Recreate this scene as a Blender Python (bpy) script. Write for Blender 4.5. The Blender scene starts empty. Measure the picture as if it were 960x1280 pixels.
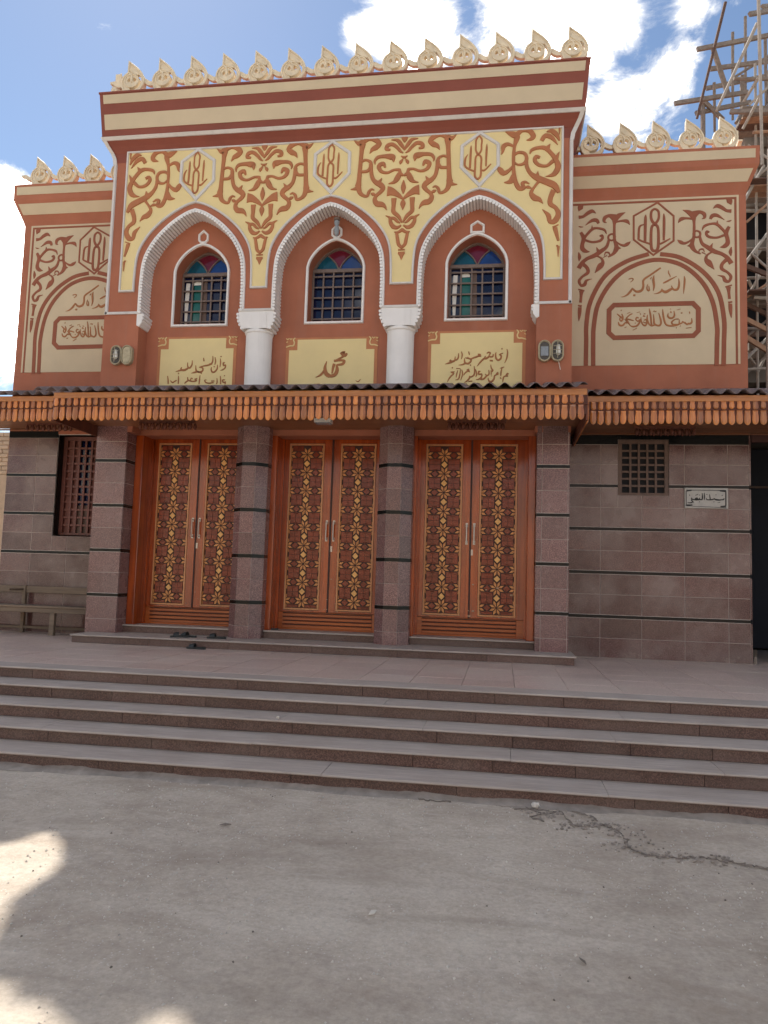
import bpy, math, random, mathutils
from math import radians, pi, sin, cos
from mathutils import Vector, Matrix, noise
from mathutils.geometry import tessellate_polygon
random.seed(7)
scene = bpy.context.scene
COL = scene.collection

# ------------------------------------------------------------------ camera
cam_data = bpy.data.cameras.new('camera')
cam = bpy.data.objects.new('camera', cam_data)
COL.objects.link(cam)
cam_data.sensor_fit = 'HORIZONTAL'
cam_data.sensor_width = 36.0
cam_data.lens = 951.36 / 960.0 * 36.0
cam_data.clip_start = 0.05
cam_data.clip_end = 3000.0
RT, UP, FW = (0.987947, 0.151653, 0.031027), (-0.01713, -0.0921, 0.995602), (-0.153843, 0.984134, 0.088392)
cam.matrix_world = Matrix(((RT[0], UP[0], -FW[0], 0), (RT[1], UP[1], -FW[1], 0), (RT[2], UP[2], -FW[2], 0), (0, 0, 0, 1)))
scene.camera = cam

# ------------------------------------------------------------------ light
SUN_DIR = Vector((-0.474, 0.835, 1.0)).normalized()      # from the ground towards the sun: behind the mosque, to the left
elev = math.asin(SUN_DIR.z)
azim = math.atan2(SUN_DIR.x, SUN_DIR.y)                # clockwise from +Y
world = bpy.data.worlds.new('World')
scene.world = world
world.use_nodes = True
nt = world.node_tree
nt.nodes.clear()
wo = nt.nodes.new('ShaderNodeOutputWorld')
bg = nt.nodes.new('ShaderNodeBackground')
bg.inputs['Strength'].default_value = 0.0505
sky = nt.nodes.new('ShaderNodeTexSky')
sky.sky_type = 'NISHITA'
sky.sun_disc = False
sky.sun_elevation = elev
sky.sun_rotation = azim
sky.altitude = 50
sky.air_density = 1.0
sky.dust_density = 0.12
sky.ozone_density = 1.2
# clouds: noise over the direction of view, all round the sky
tc = nt.nodes.new('ShaderNodeTexCoord')
sep = nt.nodes.new('ShaderNodeSeparateXYZ')
nt.links.new(tc.outputs['Generated'], sep.inputs[0])
def wmath(op, a, b=None, c=None):
    n = nt.nodes.new('ShaderNodeMath'); n.operation = op
    for i, v in enumerate((a, b, c)):
        if v is None: continue
        if isinstance(v, (int, float)): n.inputs[i].default_value = v
        else: nt.links.new(v, n.inputs[i])
    return n.outputs[0]
zc = wmath('ADD', wmath('MAXIMUM', sep.outputs[2], 0.0), 0.35)
comb = nt.nodes.new('ShaderNodeCombineXYZ')
nt.links.new(wmath('DIVIDE', sep.outputs[0], zc), comb.inputs[0])
nt.links.new(wmath('DIVIDE', sep.outputs[1], zc), comb.inputs[1])
comb.inputs[2].default_value = 0.37
def wnoise(scale, detail, rough, dist=0.0):
    n = nt.nodes.new('ShaderNodeTexNoise'); n.inputs['Scale'].default_value = scale
    n.inputs['Detail'].default_value = detail; n.inputs['Roughness'].default_value = rough
    n.inputs['Distortion'].default_value = dist
    nt.links.new(comb.outputs[0], n.inputs['Vector']); return n.outputs[0]
big = wnoise(3.4, 10.0, 0.56, 0.15)
# where the day's cloud banks stand (direction, half-width, weight)
bias = None
for (dx, dy, dz), width, wgt in (((-0.130, 0.778, 0.615), 0.047, 0.26), ((-0.082, 0.791, 0.607), 0.037, 0.20), ((-0.166, 0.783, 0.599), 0.026, 0.16), ((-0.016, 0.789, 0.614), 0.047, 0.24), ((0.044, 0.787, 0.616), 0.047, 0.26), ((0.088, 0.806, 0.585), 0.036, 0.20), ((0.081, 0.783, 0.616), 0.038, 0.20), ((0.188, 0.781, 0.596), 0.025, 0.22), ((0.196, 0.801, 0.566), 0.029, 0.24), ((0.156, 0.822, 0.547), 0.027, 0.22), ((0.110, 0.832, 0.544), 0.021, 0.24), ((0.121, 0.844, 0.522), 0.025, 0.16), ((0.184, 0.826, 0.532), 0.042, 0.10), ((-0.047, 0.779, 0.625), 0.017, -0.26), ((0.154, 0.790, 0.593), 0.025, -0.32), ((0.116, 0.815, 0.567), 0.019, -0.24), ((0.095, 0.825, 0.557), 0.012, -0.16), ((0.223, 0.788, 0.574), 0.036, -0.34), ((0.255, 0.829, 0.497), 0.063, -0.14), ((-0.211, 0.760, 0.615), 0.038, -0.26), ((-0.300, 0.771, 0.562), 0.179, -0.28), ((-0.549, 0.722, 0.422), 0.036, 0.20), ((-0.555, 0.747, 0.366), 0.063, 0.26), ((-0.570, 0.765, 0.299), 0.084, 0.25), ((-0.573, 0.784, 0.239), 0.074, 0.15), ((-0.487, 0.702, 0.519), 0.095, -0.22), ((-0.524, 0.752, 0.399), 0.014, -0.16), ((-0.473, 0.738, 0.482), 0.053, -0.22)):
    vd = nt.nodes.new('ShaderNodeVectorMath'); vd.operation = 'DISTANCE'
    nt.links.new(tc.outputs['Generated'], vd.inputs[0]); vd.inputs[1].default_value = Vector((dx, dy, dz)).normalized()
    g = wmath('MULTIPLY', wmath('POWER', 2.718, wmath('MULTIPLY', wmath('POWER', wmath('DIVIDE', vd.outputs['Value'], width), 2.0), -1.0)), wgt)
    bias = g if bias is None else wmath('ADD', bias, g)
dens = wmath('ADD', wmath('ADD', big, wmath('MULTIPLY', wmath('SUBTRACT', wnoise(9.0, 9.0, 0.66, 0.4), 0.5), 1.35)), wmath('MULTIPLY', bias, 0.85))
mr = nt.nodes.new('ShaderNodeMapRange'); mr.interpolation_type = 'SMOOTHSTEP'
nt.links.new(dens, mr.inputs[0])
mr.inputs[1].default_value = 0.45; mr.inputs[2].default_value = 0.80
cr_ = nt.nodes.new('ShaderNodeMapRange'); cr_.interpolation_type = 'SMOOTHSTEP'
nt.links.new(dens, cr_.inputs[0])                       # thick parts glow, thin edges are pale
cr_.inputs[1].default_value = 0.58; cr_.inputs[2].default_value = 0.98; cr_.inputs[3].default_value = 0.12; cr_.inputs[4].default_value = 1.0
cc = nt.nodes.new('ShaderNodeVectorMath'); cc.operation = 'SCALE'
cc.inputs[0].default_value = (104.0, 100.5, 95.0)
nt.links.new(cr_.outputs[0], cc.inputs['Scale'])
mx = nt.nodes.new('ShaderNodeMix'); mx.data_type = 'RGBA'
nt.links.new(mr.outputs[0], mx.inputs['Factor'])
nt.links.new(sky.outputs[0], mx.inputs['A'])
nt.links.new(cc.outputs[0], mx.inputs['B'])
nt.links.new(mx.outputs['Result'], bg.inputs['Color'])
nt.links.new(bg.outputs[0], wo.inputs[0])

sun_data = bpy.data.lights.new('sun', 'SUN')
sun_data.energy = 2.8
sun_data.angle = radians(0.55)
sun_data.color = (1.0, 0.945, 0.86)
sun = bpy.data.objects.new('sun', sun_data)
COL.objects.link(sun)
sun.rotation_euler = SUN_DIR.to_track_quat('Z', 'Y').to_euler()
sun.location = SUN_DIR * 60
scene.view_settings.view_transform = 'Standard'
scene.view_settings.look = 'None'
scene.view_settings.exposure = 1.42
scene.view_settings.gamma = 1.0
scene.cycles.max_bounces = 8
scene.cycles.use_denoising = True

# ------------------------------------------------------------------ materials
def node_mat(name):
    m = bpy.data.materials.new(name); m.use_nodes = True
    t = m.node_tree; p = t.nodes['Principled BSDF']
    return m, t, p
def pos(t, scale=(1, 1, 1)):
    g = t.nodes.new('ShaderNodeNewGeometry')
    mp = t.nodes.new('ShaderNodeMapping'); mp.inputs['Scale'].default_value = scale
    t.links.new(g.outputs['Position'], mp.inputs['Vector'])
    return mp.outputs[0]
def noise_n(t, vec, scale, detail=4, rough=.55, dist=0.0):
    n = t.nodes.new('ShaderNodeTexNoise')
    n.inputs['Scale'].default_value = scale; n.inputs['Detail'].default_value = detail
    n.inputs['Roughness'].default_value = rough; n.inputs['Distortion'].default_value = dist
    t.links.new(vec, n.inputs['Vector']); return n.outputs[0]
def ramp(t, fac, stops):
    r = t.nodes.new('ShaderNodeValToRGB'); t.links.new(fac, r.inputs[0])
    e = r.color_ramp.elements
    while len(e) < len(stops): e.new(0.5)
    for i, (p_, c) in enumerate(stops):
        e[i].position = p_; e[i].color = (c[0], c[1], c[2], 1) if not isinstance(c, (int, float)) else (c, c, c, 1)
    return r.outputs[0]
def mix(t, fac, a, b, mode='MIX'):
    n = t.nodes.new('ShaderNodeMix'); n.data_type = 'RGBA'; n.blend_type = mode
    for k, v in (('Factor', fac), ('A', a), ('B', b)):
        s = n.inputs[k] if k == 'Factor' else [i for i in n.inputs if i.name == k and i.type == 'RGBA'][0]
        if isinstance(v, (int, float)): s.default_value = v
        elif isinstance(v, tuple): s.default_value = (v[0], v[1], v[2], 1)
        else: t.links.new(v, s)
    return [o for o in n.outputs if o.type == 'RGBA'][0]
def bump(t, p, h, strength, dist=.01):
    b = t.nodes.new('ShaderNodeBump'); b.inputs['Strength'].default_value = strength; b.inputs['Distance'].default_value = dist
    t.links.new(h, b.inputs['Height']); t.links.new(b.outputs[0], p.inputs['Normal'])
def mul(c, k): return tuple(x * k for x in c)
def plain(name, c, rough=.7, var=.12, scale=6.0, bmp=.15, bscale=60.0, metal=0.0, streak=0.0, dirt=None, spec=.4):
    m, t, p = node_mat(name)
    v = pos(t)
    n = noise_n(t, v, scale, 6, .6)
    col = ramp(t, n, [(.3, mul(c, 1 - var)), (.7, mul(c, 1 + var))])
    if streak:
        s = noise_n(t, pos(t, (9, 9, .7)), 1.0, 5, .65)
        col = mix(t, ramp(t, s, [(.52, 0.0), (.72, streak)]), col, dirt or mul(c, .5))
    if dirt and not streak:
        s = noise_n(t, pos(t, (1.3, 1.3, 1.3)), 1.7, 7, .65)
        col = mix(t, ramp(t, s, [(.5, 0.0), (.75, .35)]), col, dirt)
    t.links.new(col, p.inputs['Base Color'])
    p.inputs['Roughness'].default_value = rough; p.inputs['Metallic'].default_value = metal
    p.inputs['Specular IOR Level'].default_value = spec
    if bmp: bump(t, p, noise_n(t, v, bscale, 3, .6), bmp, .004)
    return m
def granite(name, c1, c2, c3, rough=.2, dust_glare=.35, dust_glare_col=(.36, .31, .27), tilevar=.18, spec=.5):
    m, t, p = node_mat(name)
    v = pos(t)
    sp = t.nodes.new('ShaderNodeTexVoronoi'); sp.inputs['Scale'].default_value = 150; t.links.new(v, sp.inputs['Vector'])
    g = noise_n(t, v, 75, 3, .75)
    col = ramp(t, g, [(.32, c2), (.5, c1), (.68, c3)])
    sc = t.nodes.new('ShaderNodeSeparateColor'); t.links.new(sp.outputs['Color'], sc.inputs[0])
    col = mix(t, ramp(t, sc.outputs[0], [(.72, 0.0), (.85, .55)]), col, mul(c3, 1.25))
    col = mix(t, ramp(t, sc.outputs[1], [(.78, 0.0), (.88, .6)]), col, mul(c2, .55))
    cloud = noise_n(t, v, 1.6, 5, .6)
    oi = t.nodes.new('ShaderNodeObjectInfo')
    r = t.nodes.new('ShaderNodeMapRange'); t.links.new(oi.outputs['Random'], r.inputs[0])
    r.inputs[3].default_value = 1 - tilevar; r.inputs[4].default_value = 1 + tilevar
    cv = t.nodes.new('ShaderNodeVectorMath'); cv.operation = 'SCALE'; t.links.new(col, cv.inputs[0]); t.links.new(r.outputs[0], cv.inputs['Scale'])
    d = ramp(t, cloud, [(.42, 0.0), (.72, dust_glare)])  # pale clouding: dust, and on the wing granite painted reflections too
    col = mix(t, d, cv.outputs[0], dust_glare_col)
    t.links.new(col, p.inputs['Base Color'])
    rr = t.nodes.new('ShaderNodeMapRange'); t.links.new(cloud, rr.inputs[0])
    rr.inputs[1].default_value = .35; rr.inputs[2].default_value = .75; rr.inputs[3].default_value = rough; rr.inputs[4].default_value = rough + .22
    t.links.new(rr.outputs[0], p.inputs['Roughness'])
    p.inputs['Specular IOR Level'].default_value = spec
    bump(t, p, noise_n(t, v, 4.5, 3, .5), .05, .01)
    return m
def wood(name, dark, light, rough=.3, axis='Z', coat=.4, scale=1.0, var=.2):
    m, t, p = node_mat(name)
    sc = {'X': (1.2, 26, 26), 'Y': (26, 1.2, 26), 'Z': (26, 26, 1.2)}[axis]
    v = pos(t, tuple(s * scale for s in sc))
    n = noise_n(t, v, 1.0, 6, .6, .6)
    n2 = noise_n(t, pos(t), 1.8, 4, .6)
    col = ramp(t, n, [(.28, dark), (.72, light)])
    oi = t.nodes.new('ShaderNodeObjectInfo')
    r = t.nodes.new('ShaderNodeMapRange'); t.links.new(oi.outputs['Random'], r.inputs[0])
    r.inputs[3].default_value = 1 - var; r.inputs[4].default_value = 1 + var
    cv = t.nodes.new('ShaderNodeVectorMath'); cv.operation = 'SCALE'; t.links.new(col, cv.inputs[0]); t.links.new(r.outputs[0], cv.inputs['Scale'])
    col = mix(t, ramp(t, n2, [(.45, 0.0), (.8, .45)]), cv.outputs[0], mul(dark, .6))
    t.links.new(col, p.inputs['Base Color'])
    p.inputs['Roughness'].default_value = rough
    p.inputs['Coat Weight'].default_value = coat; p.inputs['Coat Roughness'].default_value = .12
    bump(t, p, n, .15, .003)
    return m
M = {}
M['terracotta'] = plain('terracotta_paint', (.37, .13, .072), .75, .16, 1.3, .25, 90, streak=.45, dirt=(.34, .15, .10))
M['terracotta_shaded'] = plain('shaded_terracotta_paint', (.225, .062, .040), .7, .10, 2.0, .2, 90)  # terracotta darkened in colour for the shade on the leaning tower cornice
M['cream'] = plain('cream_paint', (.57, .465, .315), .75, .06, 1.8, .2, 90, dirt=(.50, .41, .29))
M['yellow'] = plain('yellow_paint', (.73, .595, .30), .75, .05, 1.8, .2, 90, dirt=(.64, .52, .29))
M['ornament'] = plain('brown_ornament_paint', (.40, .15, .062), .7, .10, 5, .15, 90)
M['ornament_dark'] = plain('dark_ornament_paint', (.27, .082, .042), .7, .10, 5, .15, 90)
M['text'] = plain('ochre_lettering_paint', (.34, .135, .052), .7, .12, 9, .1, 90)
M['gold_line'] = plain('ochre_border_paint', (.46, .19, .085), .7, .12, 4, .1, 90)
M['white'] = plain('white_gypsum', (.76, .745, .73), .6, .05, 3, .2, 70, streak=.25, dirt=(.52, .49, .46))
M['trim'] = plain('weathered_white_trim', (.60, .575, .55), .65, .08, 3, .2, 70, streak=.3, dirt=(.40, .37, .34))
M['finial'] = plain('cream_cast_gypsum', (.70, .60, .44), .6, .12, 9, .3, 60, dirt=(.52, .42, .29))
M['granite'] = granite('brown_granite', (.105, .052, .048), (.045, .021, .021), (.20, .118, .108), .13, .55, (.33, .27, .24), .24)  # strong pale patches paint the blotchy reflections on the wings
M['granite_pillar'] = granite('pink_granite', (.165, .082, .080), (.055, .024, .025), (.33, .20, .19), .15, .18, tilevar=.2)
M['black_band'] = plain('black_granite', (.005, .006, .006), .25, .3, 30, 0, spec=.25)
M['grout'] = plain('tile_grout', (.52, .45, .41), .9, .1, 20)
def streaked(name, c, rough):
    m, t, p = node_mat(name)
    a = noise_n(t, pos(t, (2.2, 34, 34)), 1.0, 6, .65, .8); b = noise_n(t, pos(t), 2.4, 6, .65); f_ = noise_n(t, pos(t), 60, 3, .7)
    col = ramp(t, a, [(.28, mul(c, .74)), (.5, c), (.74, mul(c, 1.22))])
    col = mix(t, ramp(t, b, [(.42, 0.0), (.75, .55)]), col, (.30, .235, .195))
    col = mix(t, ramp(t, f_, [(.55, 0.0), (.75, .25)]), col, mul(c, .6))
    t.links.new(col, p.inputs['Base Color']); p.inputs['Roughness'].default_value = rough; p.inputs['Specular IOR Level'].default_value = .35
    bump(t, p, a, .12, .004)
    return m
M['tread'] = streaked('grey_marble_tread', (.43, .37, .325), .5)
M['riser'] = granite('brown_granite_riser', (.105, .057, .046), (.052, .028, .023), (.175, .105, .088), .35, .35, (.22, .17, .14), .16)
M['paving'] = granite('pink_marble_paving', (.54, .405, .345), (.43, .315, .265), (.62, .50, .43), .30, .65, (.60, .51, .425), .08, spec=.35)
M['door_wood'] = wood('varnished_door_wood', (.20, .028, .004), (.50, .085, .010), .2, 'Z', .45, .6, .08)
M['door_wood_x'] = wood('varnished_rail_wood', (.28, .055, .009), (.50, .125, .02), .3, 'X', .25, .6, .08)
M['scuff'] = plain('pale_scuffed_varnish', (.42, .28, .18), .7, .4, 60, .1)
M['moulding'] = wood('light_moulding_wood', (.46, .19, .07), (.66, .31, .13), .35, 'Z', .3, 1, .05)
M['inlay_back'] = plain('dark_inlay_ground', (.04, .009, .006), .5, .2, 30, 0)
M['petal'] = plain('light_petal_wood', (.64, .28, .09), .3, .2, 25, .05)
M['square'] = plain('red_square_wood', (.235, .045, .020), .22, .3, 12, .05)
M['diamond'] = plain('yellow_diamond_wood', (.85, .48, .16), .4, .12, 20, .05)
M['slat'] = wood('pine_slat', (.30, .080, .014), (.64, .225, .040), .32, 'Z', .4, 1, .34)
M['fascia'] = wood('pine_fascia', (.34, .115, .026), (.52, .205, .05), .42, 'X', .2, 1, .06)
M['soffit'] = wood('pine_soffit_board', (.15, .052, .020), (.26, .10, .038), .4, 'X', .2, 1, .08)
M['bracket'] = wood('dark_carved_wood', (.07, .017, .009), (.15, .042, .018), .65, 'Z', 0)
M['roofing'] = plain('corrugated_roofing', (.17, .125, .12), .6, .35, 5, .2, 40, streak=.5, dirt=(.07, .05, .045))
M['steel'] = plain('brushed_steel', (.42, .37, .33), .35, .05, 8, 0, metal=1.0)
M['lattice'] = plain('brown_window_wood', (.115, .07, .052), .5, .2, 20, .1)
M['lattice_red'] = plain('red_lattice_wood', (.15, .052, .038), .45, .2, 20, .1)
M['window_wood'] = plain('grey_brown_window_bars', (.17, .125, .105), .5, .15, 20, .1)
def glass(name, c, rough=.06, var=.25):
    m, t, p = node_mat(name)
    n = noise_n(t, pos(t), 5, 3, .5)
    t.links.new(ramp(t, n, [(.3, mul(c, 1 - var)), (.7, mul(c, 1 + var))]), p.inputs['Base Color'])
    p.inputs['Roughness'].default_value = rough
    return m
M['glass_dark'] = glass('dark_blue_glass', (.004, .007, .035))
M['glass_teal'] = glass('teal_glass', (.005, .075, .12))
M['glass_green'] = glass('green_glass', (.006, .10, .082))
M['glass_blue'] = glass('blue_glass', (.01, .045, .19))
M['glass_red'] = glass('red_glass', (.13, .012, .03))
M['dark'] = plain('shade_black', (.010, .010, .012), .8, .2, 4, 0)  # near-black colour stands in for the shade of unlit spaces
M['navy'] = plain('navy_sheet_metal', (.006, .008, .020), .6, .3, 3, .1, 10)
M['brass'] = plain('aged_brass', (.42, .36, .24), .5, .2, 30, .1, metal=.3)
M['lamp_white'] = plain('white_lamp_plastic', (.72, .71, .66), .35, .05, 20, 0)  # lamp plastic, also used for the painted window glare
M['lamp_grey'] = plain('grey_lamp_glass', (.24, .26, .28), .2, .15, 30, 0)
M['lamp_dark'] = plain('dark_lamp_inside', (.07, .06, .05), .5, .3, 40, 0)
M['sign'] = plain('grey_marble_sign', (.43, .42, .39), .4, .10, 18, .05)
M['ink'] = plain('black_sign_lettering', (.018, .018, .018), .5, .1, 10, 0)
M['bench'] = wood('weathered_bench_wood', (.13, .095, .065), (.23, .175, .125), .75, 'X', 0, 1, .15)
M['rubber'] = plain('black_sandal_rubber', (.022, .026, .027), .55, .3, 30, .2)
M['rubber_grey'] = plain('grey_sandal_lining', (.30, .28, .26), .7, .2, 30, .1)
M['timber'] = plain('grey_scaffold_timber', (.23, .19, .16), .85, .25, 14, .4, 40)
M['timber_light'] = plain('pale_scaffold_timber', (.36, .32, .275), .8, .15, 14, .3, 40)
M['timber_brown'] = plain('brown_scaffold_board', (.34, .20, .125), .85, .2, 10, .3, 40)
M['timber_dark'] = plain('dark_scaffold_board', (.12, .07, .052), .85, .2, 10, .3, 40)
M['concrete'] = plain('raw_concrete', (.17, .15, .125), .9, .2, 2.2, .4, 30, dirt=(.22, .19, .16))
M['stone'] = plain('rough_stone', (.20, .165, .13), .95, .3, 4, .6, 20, dirt=(.18, .15, .12))
M['brick'] = plain('beige_brick', (.50, .40, .29), .9, .15, 8, .4, 50)
M['house_cream'] = plain('cream_render', (.70, .60, .46), .85, .08, 1.0, .1)
M['house_sand'] = plain('sand_render', (.66, .52, .36), .85, .08, 1.0, .1)
M['house_pink'] = plain('pink_render', (.68, .52, .44), .85, .08, 1.0, .1)
M['cable'] = plain('black_cable', (.02, .02, .022), .6, .1, 10, 0)
M['mortar'] = plain('crumbling_mortar', (.30, .26, .225), .95, .25, 9, .6, 60)
M['crack'] = plain('dark_crack_dirt', (.19, .16, .135), .95, .3, 30, .3)
M['pebble'] = plain('pale_pebble', (.58, .54, .48), .9, .3, 20, .2)

def ground_mat():
    m, t, p = node_mat('dusty_ground')
    v = pos(t)
    big = noise_n(t, v, .55, 6, .6, .4)
    mid = noise_n(t, v, 3.2, 8, .65)
    fine = noise_n(t, v, 38, 5, .7)
    st = noise_n(t, pos(t, (1.0, 3.5, 1)), 1.3, 6, .6, .5)
    col = ramp(t, big, [(.30, (.24, .20, .165)), (.5, (.35, .305, .262)), (.7, (.43, .385, .335))])
    col = mix(t, ramp(t, st, [(.45, 0.0), (.75, .4)]), col, (.29, .24, .20))
    col = mix(t, ramp(t, mid, [(.35, 0.0), (.75, .5)]), col, (.50, .455, .41))
    sm = noise_n(t, v, 9, 6, .7)
    col = mix(t, ramp(t, sm, [(.50, 0.0), (.68, .45)]), col, (.27, .23, .20))
    col = mix(t, .5, col, ramp(t, fine, [(.25, (.55, .55, .55)), (.75, (1.3, 1.3, 1.3))]), 'MULTIPLY')
    col = mix(t, .5, col, (1.66, 1.585, 1.42), 'MULTIPLY')
    col = mix(t, ramp(t, noise_n(t, pos(t, (.8, 2.2, 1)), .9, 7, .62, 1.2), [(.50, 0.0), (.66, .42)]), col, (.30, .235, .18))
    col = mix(t, ramp(t, noise_n(t, pos(t, (3, 1.6, 1)), 2.6, 8, .7, 1.5), [(.60, 0.0), (.70, .4)]), col, (.52, .48, .43))
    vo = t.nodes.new('ShaderNodeTexVoronoi'); vo.inputs['Scale'].default_value = 42; t.links.new(v, vo.inputs['Vector'])
    patch = noise_n(t, v, 1.1, 3, .5)
    g = mix(t, ramp(t, vo.outputs['Distance'], [(.10, 1.0), (.22, 0.0)]), (0, 0, 0), ramp(t, patch, [(.5, 0.0), (.68, .8)]))
    col = mix(t, g, col, (.62, .58, .52))
    t.links.new(col, p.inputs['Base Color'])
    p.inputs['Roughness'].default_value = .92; p.inputs['Specular IOR Level'].default_value = .2
    h = t.nodes.new('ShaderNodeMath'); h.operation = 'ADD'
    t.links.new(fine, h.inputs[0]); t.links.new(mid, h.inputs[1])
    bump(t, p, h.outputs[0], .45, .012)
    return m
M['ground'] = ground_mat()

# ------------------------------------------------------------------ helpers
def link(o, parent=None):
    COL.objects.link(o)
    if parent is not None: o.parent = parent
    return o
def obj(name, verts, faces, mat, parent=None, smooth=False, loc=None):
    me = bpy.data.meshes.new(name)
    me.from_pydata([tuple(v) for v in verts], [], faces)
    me.materials.append(M[mat] if isinstance(mat, str) else mat)
    if smooth: me.polygons.foreach_set('use_smooth', [True] * len(me.polygons))
    me.update()
    o = bpy.data.objects.new(name, me)
    if loc: o.location = loc
    return link(o, parent)
def thing(name, label, cat, group=None, loc=(0, 0, 0)):
    o = bpy.data.objects.new(name, None); o.location = loc; o.empty_display_size = .2
    o['label'] = label; o['category'] = cat
    if group: o['group'] = group
    return link(o)
def tag(o, label, cat, group=None):
    o['label'] = label; o['category'] = cat
    if group: o['group'] = group
    return o
def stuff(o): o['kind'] = 'stuff'; return o
class MB:
    def __init__(s): s.v = []; s.f = []
    def add(s, v, f):
        b = len(s.v); s.v += [tuple(x) for x in v]; s.f += [tuple(i + b for i in q) for q in f]; return s
    def box(s, x0, x1, y0, y1, z0, z1):
        return s.add([(x0, y0, z0), (x1, y0, z0), (x1, y1, z0), (x0, y1, z0), (x0, y0, z1), (x1, y0, z1), (x1, y1, z1), (x0, y1, z1)],
                     [(0, 3, 2, 1), (4, 5, 6, 7), (0, 1, 5, 4), (1, 2, 6, 5), (2, 3, 7, 6), (3, 0, 4, 7)])
    def cbox(s, x0, x1, y0, y1, z0, z1, c=.003):          # box with its front (low y) edges chamfered
        return s.add([(x0 + c, y0, z0 + c), (x1 - c, y0, z0 + c), (x1 - c, y0, z1 - c), (x0 + c, y0, z1 - c), (x0, y0 + c, z0), (x1, y0 + c, z0), (x1, y0 + c, z1), (x0, y0 + c, z1), (x0, y1, z0), (x1, y1, z0), (x1, y1, z1), (x0, y1, z1)],
                     [(0, 1, 2, 3), (4, 5, 1, 0), (5, 6, 2, 1), (6, 7, 3, 2), (7, 4, 0, 3), (8, 9, 5, 4), (9, 10, 6, 5), (10, 11, 7, 6), (11, 8, 4, 7), (11, 10, 9, 8)])
    def prism(s, loops, y0, y1, back=True):               # loops of (x, z); first outline, others holes; extruded along y
        vs = [Vector((x, z, 0)) for lp in loops for x, z in lp]
        tris = tessellate_polygon([[Vector((x, z, 0)) for x, z in lp] for lp in loops])
        n = len(vs); V = [(v.x, y0, v.y) for v in vs] + [(v.x, y1, v.y) for v in vs]; F = []
        for a, b, c in tris:
            ar = (vs[b] - vs[a]).cross(vs[c] - vs[a]).z
            if abs(ar) < 1e-12: continue
            if ar < 0: a, c = c, a
            F.append((a, b, c))
            if back: F.append((c + n, b + n, a + n))
        k = 0
        for li, lp in enumerate(loops):
            m = len(lp); area = sum(lp[i][0] * lp[(i + 1) % m][1] - lp[(i + 1) % m][0] * lp[i][1] for i in range(m))
            flip = (area < 0) != (li > 0)
            for i in range(m):
                a, b = k + i, k + (i + 1) % m
                F.append((a, a + n, b + n, b) if not flip else (b, b + n, a + n, a))
            k += m
        return s.add(V, F)
    def tube(s, p, q, r, n=8, r2=None):
        p, q = Vector(p), Vector(q); d = (q - p).normalized(); r2 = r if r2 is None else r2
        a = d.orthogonal().normalized(); b = d.cross(a); V = []
        for c, rr in ((p, r), (q, r2)):
            V += [c + (a * cos(2 * pi * i / n) + b * sin(2 * pi * i / n)) * rr for i in range(n)]
        F = [(i, (i + 1) % n, (i + 1) % n + n, i + n) for i in range(n)] + [tuple(range(n - 1, -1, -1)), tuple(range(n, 2 * n))]
        return s.add(V, F)
    def path(s, pts, r, n=6):
        for a, b in zip(pts[:-1], pts[1:]): s.tube(a, b, r, n)
        return s
    def lathe(s, prof, c, n=20, axis='Z', a0=0.0, a1=2 * pi):
        V = []; full = abs(a1 - a0 - 2 * pi) < 1e-6; m = n if full else n + 1
        for r, h in prof:
            for i in range(m):
                a = a0 + (a1 - a0) * i / n
                if axis == 'Z': V.append((c[0] + r * cos(a), c[1] + r * sin(a), c[2] + h))
                else: V.append((c[0] + r * cos(a), c[1] + h, c[2] + r * sin(a)))
        F = []
        for j in range(len(prof) - 1):
            for i in range(n):
                i2 = (i + 1) % m
                F.append((j * m + i, j * m + i2, (j + 1) * m + i2, (j + 1) * m + i))
        return s.add(V, F)
    def done(s, name, mat, parent=None, smooth=False, loc=None): return obj(name, s.v, s.f, mat, parent, smooth, loc)
def cr(pts, n=4, closed=False):
    if len(pts) < 3: return [tuple(p) for p in pts]
    if closed: pts = pts[:-1] if pts[0][:2] == pts[-1][:2] else pts
    P = [pts[-1]] + list(pts) + [pts[0], pts[1]] if closed else [pts[0]] + list(pts) + [pts[-1]]
    out = []
    for i in range(1, len(P) - 2):
        p0, p1, p2, p3 = P[i - 1:i + 3]
        for k in range(n):
            t = k / n
            out.append(tuple(.5 * (2 * b + (c - a) * t + (2 * a - 5 * b + 4 * c - d) * t * t + (3 * b - a - 3 * c + d) * t ** 3) for a, b, c, d in zip(p0, p1, p2, p3)))
    if not closed: out.append(tuple(pts[-1]))
    return out
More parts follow.
